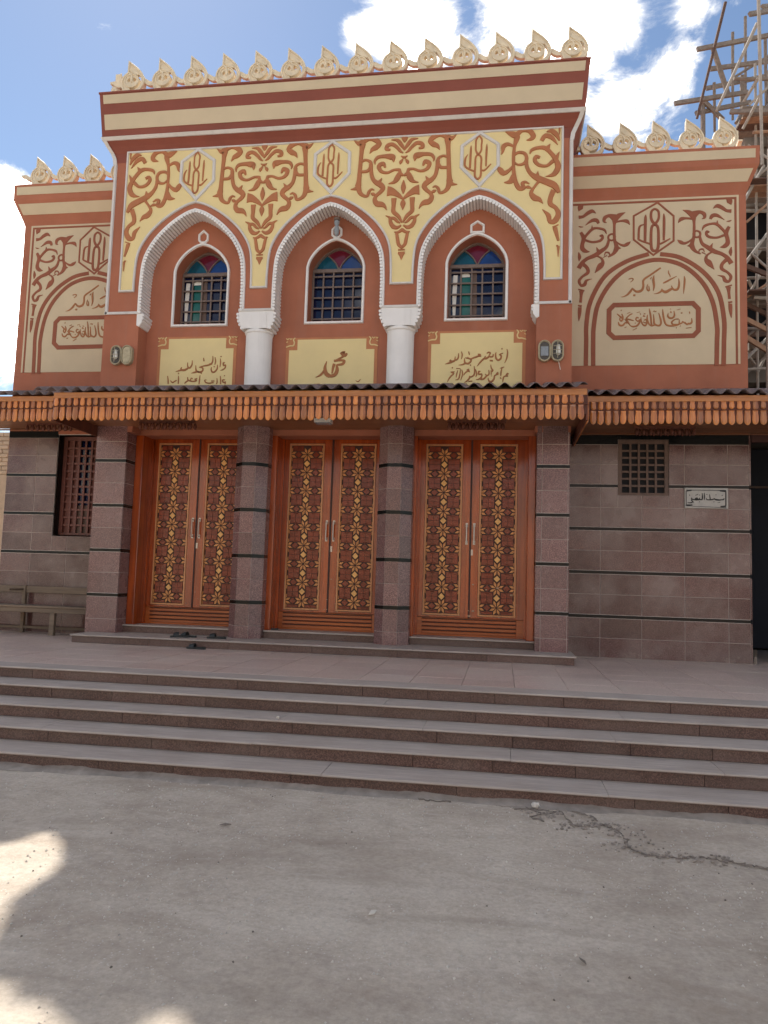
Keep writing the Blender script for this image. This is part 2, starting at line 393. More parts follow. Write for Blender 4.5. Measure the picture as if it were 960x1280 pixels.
def ribbon(mb, pts, y, d, closed=False, chamfer=.25):
    """raised band along (x, z, width) points, standing d proud of the plane y (towards -y)"""
    n = len(pts); V = []
    for i, (x, z, w) in enumerate(pts):
        a = pts[(i - 1) % n] if (closed or i > 0) else pts[i]
        b = pts[(i + 1) % n] if (closed or i < n - 1) else pts[i]
        t1 = Vector((x - a[0], z - a[1])); t2 = Vector((b[0] - x, b[1] - z))
        if t1.length < 1e-9: t1 = t2
        if t2.length < 1e-9: t2 = t1
        t1.normalize(); t2.normalize(); t = t1 + t2
        if t.length < 1e-6: t = t1
        t.normalize(); k = 1 / max(.55, t.dot(t1)); nx, nz = -t.y, t.x; h = max(w, .002) / 2 * k; hf = max(h - min(d, h * .8) * chamfer * 2, h * .3)
        V += [(x + nx * h, y, z + nz * h), (x + nx * hf, y - d, z + nz * hf), (x - nx * hf, y - d, z - nz * hf), (x - nx * h, y, z - nz * h)]
    F = []
    for i in range(n if closed else n - 1):
        a, b = i * 4, ((i + 1) % n) * 4
        F += [(a, b, b + 1, a + 1), (a + 1, b + 1, b + 2, a + 2), (a + 2, b + 2, b + 3, a + 3)]
    if not closed: F += [(0, 1, 2, 3), tuple((n - 1) * 4 + k for k in (3, 2, 1, 0))]
    mb.add(V, F)
def strokes(mb, sts, y, d, dx=0.0, mx=1, cx=0.0, dz=0.0, n=4, wk=1.0):
    for i, st in enumerate(sts):
        p = [(cx + mx * (x - cx) + dx if cx or mx == 1 else mx * x + dx, z + dz, w * wk) for x, z, w in st]
        ribbon(mb, cr(p, n), y, d + (i % 9) * .00035)

DATA = {
 'spandrel': [[[0.0,6.2,0.0],[0.003,6.132,0.0759],[0.006,6.063,0.0061]],[[-0.006,5.954,0.0212],[0.048,6.035,0.0486],[0.102,6.1,0.0425],[0.188,6.109,0.0091]],[[0.016,5.91,0.0121],[0.059,5.941,0.0364],[0.099,5.99,0.0425],[0.169,6.045,0.0486],[0.238,6.032,0.0516],[0.253,5.981,0.0455],[0.197,5.967,0.0273]],[[-0.018,5.849,0.0212],[0.007,5.848,0.0334],[0.046,5.866,0.0076]],[[0.016,5.825,0.0121],[0.047,5.781,0.0425],[0.055,5.747,0.0076]],[[0.147,5.784,0.0091],[0.158,5.851,0.0668],[0.193,5.866,0.0789],[0.273,5.878,0.0516],[0.371,5.867,0.0455],[0.413,5.814,0.0334],[0.407,5.764,0.0091]],[[0.063,5.67,0.0395],[0.136,5.671,0.0334],[0.234,5.635,0.0364],[0.322,5.664,0.0455],[0.352,5.739,0.0546],[0.294,5.77,0.0516],[0.263,5.71,0.0212]],[[0.0,5.581,0.0243],[0.057,5.603,0.0607],[0.093,5.542,0.0698],[0.135,5.493,0.0455],[0.209,5.472,0.0076]],[[0.063,5.679,0.0334],[0.05,5.595,0.0516]],[[-0.004,5.513,0.0061],[-0.003,5.412,0.0577],[-0.004,5.32,0.0061]],[[0.223,5.367,0.1275],[0.173,5.361,0.1062],[0.117,5.335,0.0759],[0.054,5.291,0.0516],[-0.002,5.24,0.0212]],[[-0.005,5.236,0.0091],[-0.007,5.177,0.0546],[0.001,5.084,0.0061]],[[0.128,5.258,0.0668],[0.129,5.154,0.0516],[0.128,5.067,0.0516],[0.058,4.998,0.0455],[0.005,4.905,0.0182]],[[0.235,5.012,0.0076],[0.177,4.981,0.0364],[0.166,4.918,0.0455],[0.129,4.856,0.0546],[0.073,4.836,0.0455],[0.017,4.866,0.0212]],[[0.173,4.976,0.0364],[0.116,4.97,0.0395],[0.069,4.922,0.0334],[0.03,4.899,0.0152]],[[-0.004,4.809,0.0395],[0.051,4.77,0.0364],[0.108,4.771,0.0121]],[[0.076,4.759,0.0364],[0.06,4.673,0.0425],[0.041,4.591,0.0425],[-0.012,4.543,0.0364]],[[-0.011,4.518,0.0212],[0.046,4.516,0.0182]],[[-0.009,4.468,0.0395],[0.046,4.471,0.0334]],[[-0.002,4.459,0.0668],[0.0,4.376,0.0076]],[[0.715,6.13,0.0076],[0.652,6.087,0.0577],[0.602,6.083,0.085],[0.605,5.985,0.0577],[0.614,5.833,0.0516],[0.623,5.665,0.0546],[0.631,5.53,0.0607],[0.64,5.463,0.0789],[0.668,5.428,0.0516],[0.743,5.414,0.0076]],[[0.639,5.48,0.0698],[0.614,5.372,0.0577],[0.561,5.32,0.0425],[0.505,5.311,0.0364],[0.483,5.371,0.0395],[0.444,5.406,0.0273],[0.406,5.388,0.0152]],[[0.389,5.325,0.0152],[0.423,5.334,0.0455],[0.455,5.347,0.0121]],[[0.613,6.077,0.0668],[0.555,6.12,0.0516],[0.49,6.141,0.0455],[0.41,6.124,0.0668],[0.357,6.064,0.0577],[0.405,6.014,0.0698],[0.455,5.986,0.0516],[0.49,5.928,0.0076]],[[0.614,5.816,0.0395],[0.541,5.837,0.0334],[0.478,5.807,0.0395],[0.469,5.74,0.0455],[0.507,5.679,0.0425],[0.563,5.668,0.0395],[0.619,5.673,0.0364]],[[0.468,5.774,0.0516],[0.462,5.674,0.0486],[0.438,5.566,0.0486],[0.385,5.501,0.0607],[0.322,5.463,0.0698],[0.288,5.414,0.0607],[0.318,5.362,0.0516],[0.377,5.309,0.0455],[0.397,5.25,0.0546],[0.364,5.193,0.0698],[0.3,5.179,0.0698],[0.254,5.148,0.0395],[0.224,5.092,0.0061]],[[0.353,5.486,0.0607],[0.305,5.556,0.0061]]],
 'edge': [[[-0.049,6.13,0.0081],[0.036,6.094,0.0715],[0.101,6.058,0.078],[0.098,6.005,0.0618],[0.076,5.917,0.039],[0.066,5.792,0.0423],[0.067,5.65,0.039],[0.075,5.525,0.0488],[0.101,5.4,0.0553],[0.149,5.318,0.0585],[0.207,5.324,0.052],[0.189,5.387,0.0423],[0.23,5.402,0.0358],[0.281,5.373,0.013]],[[0.076,5.499,0.0715],[0.03,5.422,0.065],[-0.057,5.408,0.0081]],[[0.1,6.076,0.0715],[0.17,6.134,0.0488],[0.27,6.128,0.0618],[0.325,6.053,0.0618],[0.297,6.01,0.0488],[0.235,5.993,0.0081]],[[0.064,5.917,0.0293],[-0.012,5.954,0.0455],[-0.07,5.925,0.0585],[-0.081,5.854,0.0325],[-0.102,5.811,0.0081]],[[-0.15,5.641,0.0081],[-0.115,5.598,0.065],[-0.064,5.542,0.0618],[0.011,5.582,0.0423],[0.068,5.65,0.0293]],[[0.066,5.784,0.0325],[0.124,5.825,0.039],[0.208,5.811,0.0423],[0.242,5.738,0.0423],[0.21,5.669,0.0423],[0.127,5.652,0.0293],[0.068,5.703,0.0228]],[[0.239,5.747,0.0423],[0.244,5.623,0.0455],[0.295,5.523,0.052],[0.379,5.456,0.0748],[0.495,5.397,0.0813],[0.611,5.335,0.0813],[0.691,5.23,0.0553]],[[0.382,5.456,0.0715],[0.394,5.544,0.0065]],[[0.22,5.324,0.0098],[0.265,5.33,0.0423],[0.31,5.31,0.0098]],[[0.413,5.411,0.039],[0.348,5.326,0.0325],[0.307,5.249,0.0488],[0.35,5.177,0.0748],[0.416,5.147,0.0553],[0.466,5.087,0.0065]],[[0.604,5.269,0.065],[0.564,5.166,0.0585],[0.562,5.079,0.0585],[0.631,5.023,0.0488],[0.668,4.935,0.0618],[0.625,4.841,0.0683],[0.559,4.835,0.0488],[0.537,4.923,0.0553],[0.459,5.005,0.0065]],[[0.435,5.975,0.0488],[0.488,6.043,0.0585],[0.571,6.011,0.0553],[0.651,5.904,0.0081]],[[0.5,6.096,0.0098],[0.57,6.104,0.0585],[0.636,6.043,0.0553],[0.69,5.96,0.0228]],[[0.672,6.156,0.039],[0.681,6.049,0.013]],[[0.283,5.798,0.013],[0.311,5.853,0.0423],[0.407,5.879,0.0455],[0.49,5.865,0.0553],[0.565,5.79,0.052],[0.62,5.708,0.0585],[0.658,5.6,0.0683],[0.609,5.497,0.0618],[0.495,5.464,0.0065]],[[0.519,5.872,0.0553],[0.552,5.92,0.0049]],[[0.675,5.801,0.013],[0.632,5.716,0.0553]],[[0.591,5.683,0.0488],[0.509,5.617,0.039],[0.41,5.631,0.0455],[0.351,5.696,0.0488],[0.367,5.754,0.0455],[0.417,5.737,0.039]],[[0.596,4.75,0.0293],[0.699,4.786,0.0163]],[[0.626,4.745,0.0553],[0.648,4.658,0.0455],[0.672,4.562,0.0358]],[[0.645,4.494,0.0228],[0.694,4.497,0.0163]],[[0.674,4.484,0.0488],[0.687,4.342,0.0098]]],
 'wing': [[[2.436,5.311,0.0066],[2.518,5.273,0.0579],[2.574,5.213,0.0659],[2.585,5.133,0.0342],[2.586,5.023,0.0342],[2.582,4.914,0.0369],[2.56,4.833,0.0474],[2.556,4.779,0.0606],[2.597,4.71,0.0395],[2.671,4.663,0.0184]],[[2.551,4.793,0.0579],[2.493,4.784,0.0053]],[[2.587,5.242,0.0922],[2.656,5.273,0.0448],[2.718,5.243,0.0474],[2.724,5.188,0.0316],[2.69,5.172,0.0066]],[[2.568,5.175,0.0263],[2.48,5.189,0.029],[2.411,5.179,0.0474],[2.373,5.125,0.0053]],[[2.363,4.878,0.0066],[2.403,4.846,0.0448],[2.453,4.824,0.0342],[2.516,4.849,0.0237],[2.573,4.901,0.0132]],[[2.622,5.003,0.0237],[2.582,4.98,0.0263],[2.582,4.928,0.0263],[2.622,4.905,0.0237],[2.663,4.927,0.0263],[2.663,4.976,0.0263],[2.622,5.003,0.0237]],[[2.657,4.925,0.0316],[2.691,4.815,0.0395],[2.765,4.755,0.0527],[2.852,4.693,0.0553],[2.95,4.653,0.0448],[3.024,4.593,0.05],[3.075,4.51,0.0579]],[[2.802,4.749,0.0448],[2.831,4.812,0.004]],[[2.827,4.688,0.0211],[2.758,4.643,0.0263],[2.742,4.582,0.0448],[2.782,4.527,0.0711],[2.85,4.433,0.004]],[[3.017,4.573,0.0474],[2.955,4.508,0.0421],[2.949,4.44,0.0421],[3.022,4.387,0.0316],[3.067,4.322,0.0369],[3.039,4.256,0.0316],[2.99,4.271,0.0448],[2.966,4.326,0.0316],[2.89,4.348,0.004]],[[2.643,4.681,0.0105],[2.659,4.724,0.0211],[2.703,4.73,0.0211],[2.721,4.685,0.0079]],[[2.688,4.686,0.0158],[2.742,4.653,0.0066]],[[2.841,5.316,0.0066],[2.894,5.351,0.0474],[2.955,5.324,0.0474],[3.017,5.277,0.0369],[3.081,5.268,0.0474]],[[3.016,5.455,0.0079],[3.058,5.415,0.0711],[3.08,5.359,0.0053]],[[2.803,5.162,0.0316],[2.83,5.211,0.0474],[2.893,5.212,0.0421],[2.988,5.143,0.004]],[[3.016,5.12,0.004],[3.053,5.123,0.0184],[3.08,5.133,0.0079]],[[2.692,5.003,0.0079],[2.724,5.065,0.0316],[2.817,5.095,0.029],[2.892,5.081,0.0369],[2.978,4.987,0.0342],[3.008,4.938,0.0395]],[[2.892,5.085,0.0342],[2.894,5.138,0.004]],[[3.05,5.042,0.0369],[3.008,4.952,0.0527],[3.026,4.87,0.0474],[3.026,4.802,0.0553],[2.982,4.76,0.0474],[2.924,4.749,0.0053]],[[2.989,4.925,0.0316],[2.89,4.891,0.029],[2.791,4.903,0.0342],[2.749,4.942,0.0342],[2.757,4.982,0.0342],[2.788,4.971,0.0211]],[[3.077,4.746,0.0105],[3.064,4.679,0.0421],[3.071,4.618,0.0105]],[[2.993,4.177,0.0211],[3.078,4.202,0.0184]],[[3.033,4.176,0.0579],[3.038,4.102,0.0342],[3.046,4.006,0.0342]],[[3.028,3.953,0.029],[3.08,3.965,0.0184]],[[3.055,3.935,0.0448],[3.057,3.862,0.0448],[3.063,3.782,0.0263],[3.068,3.735,0.0053]]],
 'medallion': [[[-0.416,6.101,0.0208],[-0.454,6.045,0.0225],[-0.459,5.969,0.0208],[-0.457,5.892,0.0225],[-0.425,5.837,0.026],[-0.386,5.883,0.0225],[-0.382,5.964,0.0208],[-0.379,6.041,0.0225],[-0.416,6.101,0.0208]],[[-0.425,5.833,0.026],[-0.458,5.787,0.0243],[-0.462,5.663,0.0243],[-0.464,5.529,0.026],[-0.426,5.48,0.026],[-0.386,5.525,0.026],[-0.383,5.658,0.0243],[-0.383,5.782,0.0243],[-0.425,5.833,0.026]],[[-0.565,5.836,0.0052],[-0.598,5.776,0.0243],[-0.601,5.68,0.0243],[-0.547,5.627,0.0243],[-0.469,5.592,0.0225]],[[-0.523,5.963,0.0069],[-0.526,5.886,0.026],[-0.534,5.638,0.026]],[[-0.308,5.971,0.0069],[-0.311,5.893,0.026],[-0.317,5.655,0.0191]],[[-0.375,5.605,0.0225],[-0.334,5.6,0.0243],[-0.248,5.684,0.0104]]],
 'hexframe': [[-0.414,6.211],[-0.192,5.982],[-0.179,5.647],[-0.425,5.399],[-0.677,5.665],[-0.683,5.987]],
 'wing_medallion': [[[2.058,5.349,0.0316],[2.012,5.309,0.0348],[2.009,5.202,0.0379],[2.057,5.13,0.0411],[2.107,5.197,0.0348],[2.107,5.305,0.0348],[2.058,5.349,0.0316]],[[2.057,5.117,0.0411],[2.012,5.061,0.0379],[2.009,4.789,0.0411],[2.053,4.73,0.0411],[2.102,4.785,0.0411],[2.102,5.057,0.0379],[2.057,5.117,0.0411]],[[1.911,5.123,0.0158],[1.85,5.089,0.0316],[1.838,4.944,0.0316],[1.853,4.894,0.0284],[2.003,4.83,0.0284]],[[1.934,5.263,0.0126],[1.93,5.189,0.0411],[1.924,4.866,0.0379]],[[2.179,5.269,0.0126],[2.183,5.178,0.0379],[2.178,4.878,0.0316]],[[2.125,4.826,0.0284],[2.186,4.856,0.0284],[2.265,4.901,0.019]]],
 'wing_hex': [[2.095,5.438],[2.312,5.23],[2.311,4.868],[2.037,4.67],[1.771,4.905],[1.77,5.254]],
 'wing_arch': [[[1.124,3.088,0.0822],[1.127,3.439,0.0822],[1.129,3.701,0.0822],[1.185,4.027,0.0822],[1.378,4.384,0.0822],[1.67,4.589,0.0822],[1.976,4.687,0.0822]],[[1.225,3.087,0.0822],[1.223,3.438,0.0822],[1.231,3.666,0.0822],[1.288,3.976,0.0822],[1.462,4.283,0.0822],[1.701,4.489,0.0822],[2.052,4.599,0.0948],[2.4,4.521,0.0822],[2.668,4.285,0.0822],[2.821,3.984,0.0822],[2.88,3.631,0.0822],[2.878,3.408,0.0822],[2.87,3.066,0.0822]],[[2.128,4.681,0.0822],[2.4,4.619,0.0822],[2.699,4.407,0.0822],[2.898,4.111,0.0822],[2.972,3.725,0.0822],[2.969,3.407,0.0822],[2.961,3.065,0.0822]]],
 'cartouche': [[[1.505,3.957,0.0623],[2.564,3.957,0.0623],[2.636,3.875,0.0623],[2.634,3.563,0.0623],[2.569,3.494,0.0623],[1.51,3.484,0.0623],[1.435,3.558,0.0623],[1.439,3.887,0.0623],[1.505,3.957,0.0623]]],
 'text1': [[[2.451,4.351,0.008],[2.457,4.299,0.0239],[2.45,4.198,0.0219],[2.44,4.096,0.006]],[[2.378,4.317,0.01],[2.383,4.24,0.0239],[2.368,4.174,0.0299],[2.332,4.155,0.0299],[2.299,4.171,0.0239],[2.28,4.218,0.01]],[[2.292,4.177,0.0259],[2.256,4.157,0.0338],[2.213,4.131,0.0378],[2.18,4.134,0.0338],[2.154,4.16,0.0219],[2.152,4.176,0.0139]],[[2.161,4.16,0.0219],[2.128,4.13,0.0239],[2.085,4.111,0.0139],[2.042,4.105,0.004]],[[2.351,4.352,0.008],[2.29,4.32,0.0179],[2.218,4.281,0.0239],[2.169,4.257,0.0159]],[[2.238,4.44,0.006],[2.245,4.398,0.0159],[2.264,4.357,0.0119],[2.26,4.338,0.004]],[[2.047,4.374,0.008],[2.038,4.312,0.0299],[2.047,4.22,0.0259],[2.036,4.148,0.008]],[[2.014,4.349,0.008],[1.999,4.324,0.0119],[2.009,4.334,0.01]],[[1.963,4.248,0.008],[1.95,4.197,0.0159],[1.961,4.161,0.0199],[1.982,4.158,0.0179],[1.978,4.211,0.0119],[1.975,4.222,0.006]],[[2.135,4.479,0.0219],[2.066,4.43,0.0239],[1.99,4.376,0.0239],[1.923,4.331,0.0259],[1.899,4.291,0.0259],[1.902,4.224,0.0279],[1.885,4.168,0.0318],[1.841,4.145,0.0338],[1.798,4.15,0.0279],[1.76,4.187,0.0219],[1.745,4.196,0.0159]],[[1.752,4.187,0.0239],[1.721,4.142,0.0299],[1.683,4.102,0.0239],[1.635,4.077,0.0139],[1.598,4.073,0.004]],[[1.765,4.096,0.0259],[1.794,4.091,0.0259]],[[1.702,4.328,0.0139],[1.735,4.34,0.0139],[1.764,4.331,0.0159],[1.755,4.306,0.0119],[1.726,4.283,0.006]]],
 'text2': [[[2.547,3.744,0.0096],[2.549,3.689,0.0215],[2.521,3.665,0.0239],[2.495,3.678,0.0119]],[[2.516,3.669,0.0191],[2.482,3.658,0.0215],[2.459,3.691,0.0119]],[[2.482,3.658,0.0191],[2.448,3.685,0.0191],[2.42,3.704,0.0096]],[[2.519,3.839,0.0119],[2.523,3.811,0.0143]],[[2.426,3.686,0.0167],[2.392,3.668,0.0215],[2.381,3.693,0.0143],[2.386,3.729,0.0096]],[[2.397,3.674,0.0191],[2.358,3.653,0.0239],[2.301,3.642,0.0263],[2.245,3.643,0.0239],[2.205,3.664,0.0239],[2.182,3.727,0.0239],[2.168,3.813,0.0215],[2.163,3.88,0.0096]],[[2.375,3.735,0.0167],[2.335,3.736,0.0143],[2.301,3.715,0.0191],[2.281,3.689,0.0215],[2.301,3.662,0.0191],[2.347,3.661,0.0143]],[[2.236,3.818,0.0119],[2.231,3.781,0.0215],[2.256,3.753,0.0263],[2.296,3.755,0.0239],[2.319,3.791,0.0215],[2.313,3.852,0.0096]],[[2.27,3.847,0.0167],[2.275,3.825,0.0167]],[[2.262,3.884,0.0119],[2.272,3.881,0.0119]],[[2.404,3.822,0.0167],[2.426,3.822,0.0143]],[[2.341,3.612,0.0191],[2.349,3.61,0.0191]],[[2.394,3.638,0.0191],[2.401,3.635,0.0191]],[[2.47,3.602,0.0096],[2.543,3.613,0.0096]],[[1.981,3.894,0.0096],[1.995,3.829,0.0215],[2.006,3.744,0.0215],[2.012,3.676,0.0215],[2.023,3.648,0.0096]],[[2.04,3.81,0.0096],[2.045,3.743,0.0191],[2.049,3.682,0.0239],[2.08,3.654,0.0239],[2.12,3.65,0.0239],[2.14,3.686,0.0239],[2.131,3.753,0.0215],[2.109,3.827,0.0096]],[[2.052,3.66,0.0215],[2.017,3.646,0.0191],[1.989,3.665,0.0167]],[[2.035,3.851,0.0096],[2.052,3.859,0.0096],[2.063,3.846,0.0096],[2.077,3.858,0.0096]],[[1.958,3.806,0.0096],[1.955,3.745,0.0191],[1.977,3.677,0.0215],[2.006,3.648,0.0167]],[[1.917,3.804,0.0119],[1.903,3.789,0.0143],[1.928,3.782,0.0119]],[[1.909,3.727,0.0119],[1.937,3.739,0.0167],[1.947,3.702,0.0167],[1.92,3.69,0.0143],[1.903,3.709,0.0096]],[[1.955,3.696,0.0191],[1.932,3.654,0.0239],[1.897,3.667,0.0215],[1.874,3.722,0.0191],[1.871,3.771,0.0096]],[[1.909,3.825,0.0119],[1.932,3.819,0.0119]],[[1.84,3.76,0.0167],[1.814,3.772,0.0167],[1.802,3.742,0.0167],[1.829,3.717,0.0191],[1.855,3.735,0.0191],[1.848,3.692,0.0239],[1.814,3.65,0.0239],[1.76,3.641,0.0215],[1.725,3.658,0.0096]],[[1.788,3.693,0.0119],[1.8,3.689,0.0119]],[[1.754,3.825,0.0143],[1.719,3.811,0.0143],[1.673,3.757,0.0191],[1.719,3.744,0.0191],[1.771,3.727,0.0143]],[[1.673,3.751,0.0167],[1.702,3.695,0.0215],[1.725,3.658,0.0119]],[[1.65,3.752,0.0096],[1.685,3.702,0.0167],[1.673,3.684,0.0119]],[[1.546,3.83,0.0119],[1.575,3.803,0.0191],[1.618,3.765,0.0215],[1.633,3.74,0.0119]],[[1.61,3.829,0.0119],[1.627,3.777,0.0215],[1.61,3.725,0.0215],[1.583,3.747,0.0167],[1.598,3.79,0.0119]],[[1.564,3.71,0.0119],[1.581,3.667,0.0239],[1.622,3.66,0.0239],[1.656,3.696,0.0191],[1.685,3.708,0.0096]],[[1.598,3.882,0.0167],[1.609,3.876,0.0167]],[[1.648,3.626,0.0096],[1.674,3.638,0.0096]],[[1.76,3.587,0.0096],[1.817,3.619,0.0096]],[[1.857,3.833,0.0072],[1.866,3.808,0.0096]],[[1.685,3.831,0.0072],[1.725,3.848,0.0072]],[[1.813,3.84,0.0072],[1.857,3.851,0.0072]],[[2.353,3.864,0.0072],[2.398,3.878,0.0072]]],
 'panel_text3': [[[0.021,3.176,0.0113],[0.031,3.127,0.0189],[0.02,3.048,0.0189],[-0.007,2.984,0.0076]],[[-0.052,3.185,0.0208],[-0.038,3.181,0.0208]],[[-0.029,3.123,0.0094],[-0.071,3.104,0.0208],[-0.054,3.084,0.0208],[-0.061,3.044,0.0246],[-0.094,3.025,0.0264],[-0.123,3.05,0.0227],[-0.13,3.1,0.0189],[-0.124,3.134,0.0094]],[[-0.162,3.11,0.0132],[-0.166,3.08,0.0208],[-0.195,3.071,0.0227],[-0.224,3.091,0.0189]],[[-0.208,3.022,0.0208],[-0.165,3.016,0.0208]],[[-0.249,3.121,0.0132],[-0.225,3.136,0.0208],[-0.201,3.125,0.0189],[-0.215,3.101,0.0189]],[[-0.205,3.086,0.0208],[-0.252,3.052,0.0283],[-0.286,3.047,0.0246],[-0.319,3.018,0.0227],[-0.352,2.979,0.0189],[-0.377,2.943,0.0057]],[[-0.252,3.047,0.0189],[-0.276,3.067,0.0151],[-0.262,3.082,0.0132]],[[-0.33,3.103,0.0189],[-0.359,3.108,0.0208],[-0.344,3.083,0.0189],[-0.325,3.088,0.0151]],[[-0.349,3.088,0.0227],[-0.406,3.069,0.0246],[-0.445,3.055,0.0208],[-0.473,3.045,0.0189],[-0.512,3.07,0.017]],[[-0.497,3.15,0.0132],[-0.486,3.105,0.017]],[[-0.541,3.066,0.0094],[-0.512,3.058,0.0189],[-0.464,3.045,0.0189],[-0.468,3.01,0.0246],[-0.501,2.981,0.0264],[-0.525,2.991,0.017]],[[-0.501,2.981,0.0246],[-0.545,2.996,0.0246],[-0.551,3.056,0.0094]],[[-0.54,2.986,0.0246],[-0.583,2.967,0.0208],[-0.631,2.963,0.0057]],[[-0.473,2.961,0.0208],[-0.46,2.958,0.0208]],[[-0.597,3.151,0.0094],[-0.583,3.106,0.017],[-0.594,3.047,0.0094]],[[-0.635,3.127,0.0094],[-0.634,3.077,0.017],[-0.652,3.043,0.0208],[-0.681,3.038,0.0189],[-0.678,3.083,0.0094]],[[-0.672,3.038,0.0208],[-0.71,3.014,0.0283],[-0.749,3.024,0.0227],[-0.735,3.039,0.0132]],[[-0.724,3.004,0.0246],[-0.773,2.99,0.0227],[-0.816,2.978,0.0057]],[[0.048,2.826,0.017],[0.033,2.836,0.0208],[0.019,2.807,0.0227],[0.043,2.802,0.017]],[[0.029,2.802,0.0189],[-0.009,2.798,0.0189],[-0.023,2.763,0.0189],[-0.028,2.719,0.0094]],[[-0.011,2.93,0.0094],[-0.058,2.913,0.017],[-0.025,2.919,0.0113]],[[-0.044,2.911,0.0113],[-0.053,2.852,0.0189],[-0.056,2.803,0.0113]],[[-0.061,2.783,0.017],[-0.051,2.764,0.017]],[[-0.091,2.857,0.017],[-0.109,2.838,0.0208],[-0.085,2.828,0.0189]],[[-0.1,2.828,0.0189],[-0.138,2.809,0.0189],[-0.146,2.765,0.0227],[-0.179,2.726,0.0264],[-0.213,2.736,0.0227],[-0.226,2.78,0.0094]],[[-0.193,2.962,0.0094],[-0.184,2.913,0.017],[-0.163,2.883,0.0189],[-0.18,2.863,0.0132]],[[-0.187,2.883,0.0132],[-0.183,2.824,0.0132]],[[-0.181,2.809,0.0132],[-0.177,2.802,0.0132]],[[-0.22,2.888,0.0113],[-0.214,2.834,0.0189],[-0.243,2.81,0.0208],[-0.262,2.835,0.0113]],[[-0.243,2.81,0.0208],[-0.285,2.766,0.0246],[-0.323,2.761,0.0208],[-0.309,2.791,0.0132]],[[-0.33,2.865,0.0151],[-0.354,2.87,0.0189],[-0.349,2.831,0.0208],[-0.315,2.835,0.017],[-0.314,2.796,0.0189],[-0.352,2.762,0.0208],[-0.39,2.757,0.0076]],[[-0.398,2.9,0.0094],[-0.38,2.836,0.0189],[-0.393,2.797,0.0113]],[[-0.418,2.945,0.0094],[-0.41,2.886,0.0189],[-0.416,2.826,0.0208],[-0.454,2.797,0.0208],[-0.483,2.807,0.0151]],[[-0.485,2.906,0.0132],[-0.509,2.892,0.0208],[-0.484,2.872,0.0189],[-0.495,2.907,0.0132]],[[-0.499,2.882,0.0189],[-0.537,2.853,0.0189],[-0.56,2.818,0.0076]],[[-0.473,2.807,0.0189],[-0.487,2.768,0.0227],[-0.524,2.729,0.017],[-0.548,2.719,0.0057]],[[-0.491,2.733,0.017],[-0.438,2.738,0.0151]],[[-0.586,2.898,0.0094],[-0.573,2.838,0.017],[-0.597,2.749,0.0094]],[[-0.604,2.908,0.0094],[-0.609,2.838,0.017],[-0.627,2.769,0.0189],[-0.67,2.755,0.0076]],[[-0.662,2.917,0.0132],[-0.604,2.913,0.0113]],[[-0.639,2.888,0.0094],[-0.653,2.839,0.017],[-0.659,2.789,0.0094]],[[-0.721,2.929,0.0189],[-0.707,2.923,0.0189]],[[-0.682,2.869,0.0132],[-0.726,2.865,0.0189],[-0.696,2.844,0.0189],[-0.73,2.81,0.0208],[-0.762,2.766,0.017],[-0.778,2.726,0.0057]]],
 'panel_text2': [[[-2.224,3.179,0.0124],[-2.265,3.154,0.0436],[-2.222,3.128,0.0404],[-2.198,3.153,0.0187]],[[-2.222,3.128,0.028],[-2.288,3.087,0.0218],[-2.383,3.043,0.0124]],[[-2.379,3.046,0.028],[-2.286,3.054,0.0249],[-2.236,3.041,0.0311],[-2.259,2.998,0.0311],[-2.343,2.987,0.0187]],[[-2.343,2.987,0.0218],[-2.332,2.912,0.0404],[-2.363,2.845,0.0404],[-2.429,2.825,0.0373]],[[-2.377,3.004,0.0311],[-2.392,2.946,0.028],[-2.405,2.862,0.0156]],[[-2.488,3.039,0.0093],[-2.509,2.947,0.0342],[-2.489,2.863,0.0467],[-2.429,2.825,0.0404]],[[-2.517,2.914,0.0218],[-2.565,2.847,0.0249],[-2.639,2.811,0.0078]],[[-1.993,2.778,0.0062],[-2.025,2.745,0.0109],[-2.062,2.758,0.0062]],[[-2.576,2.716,0.0093],[-2.661,2.714,0.0062]]],
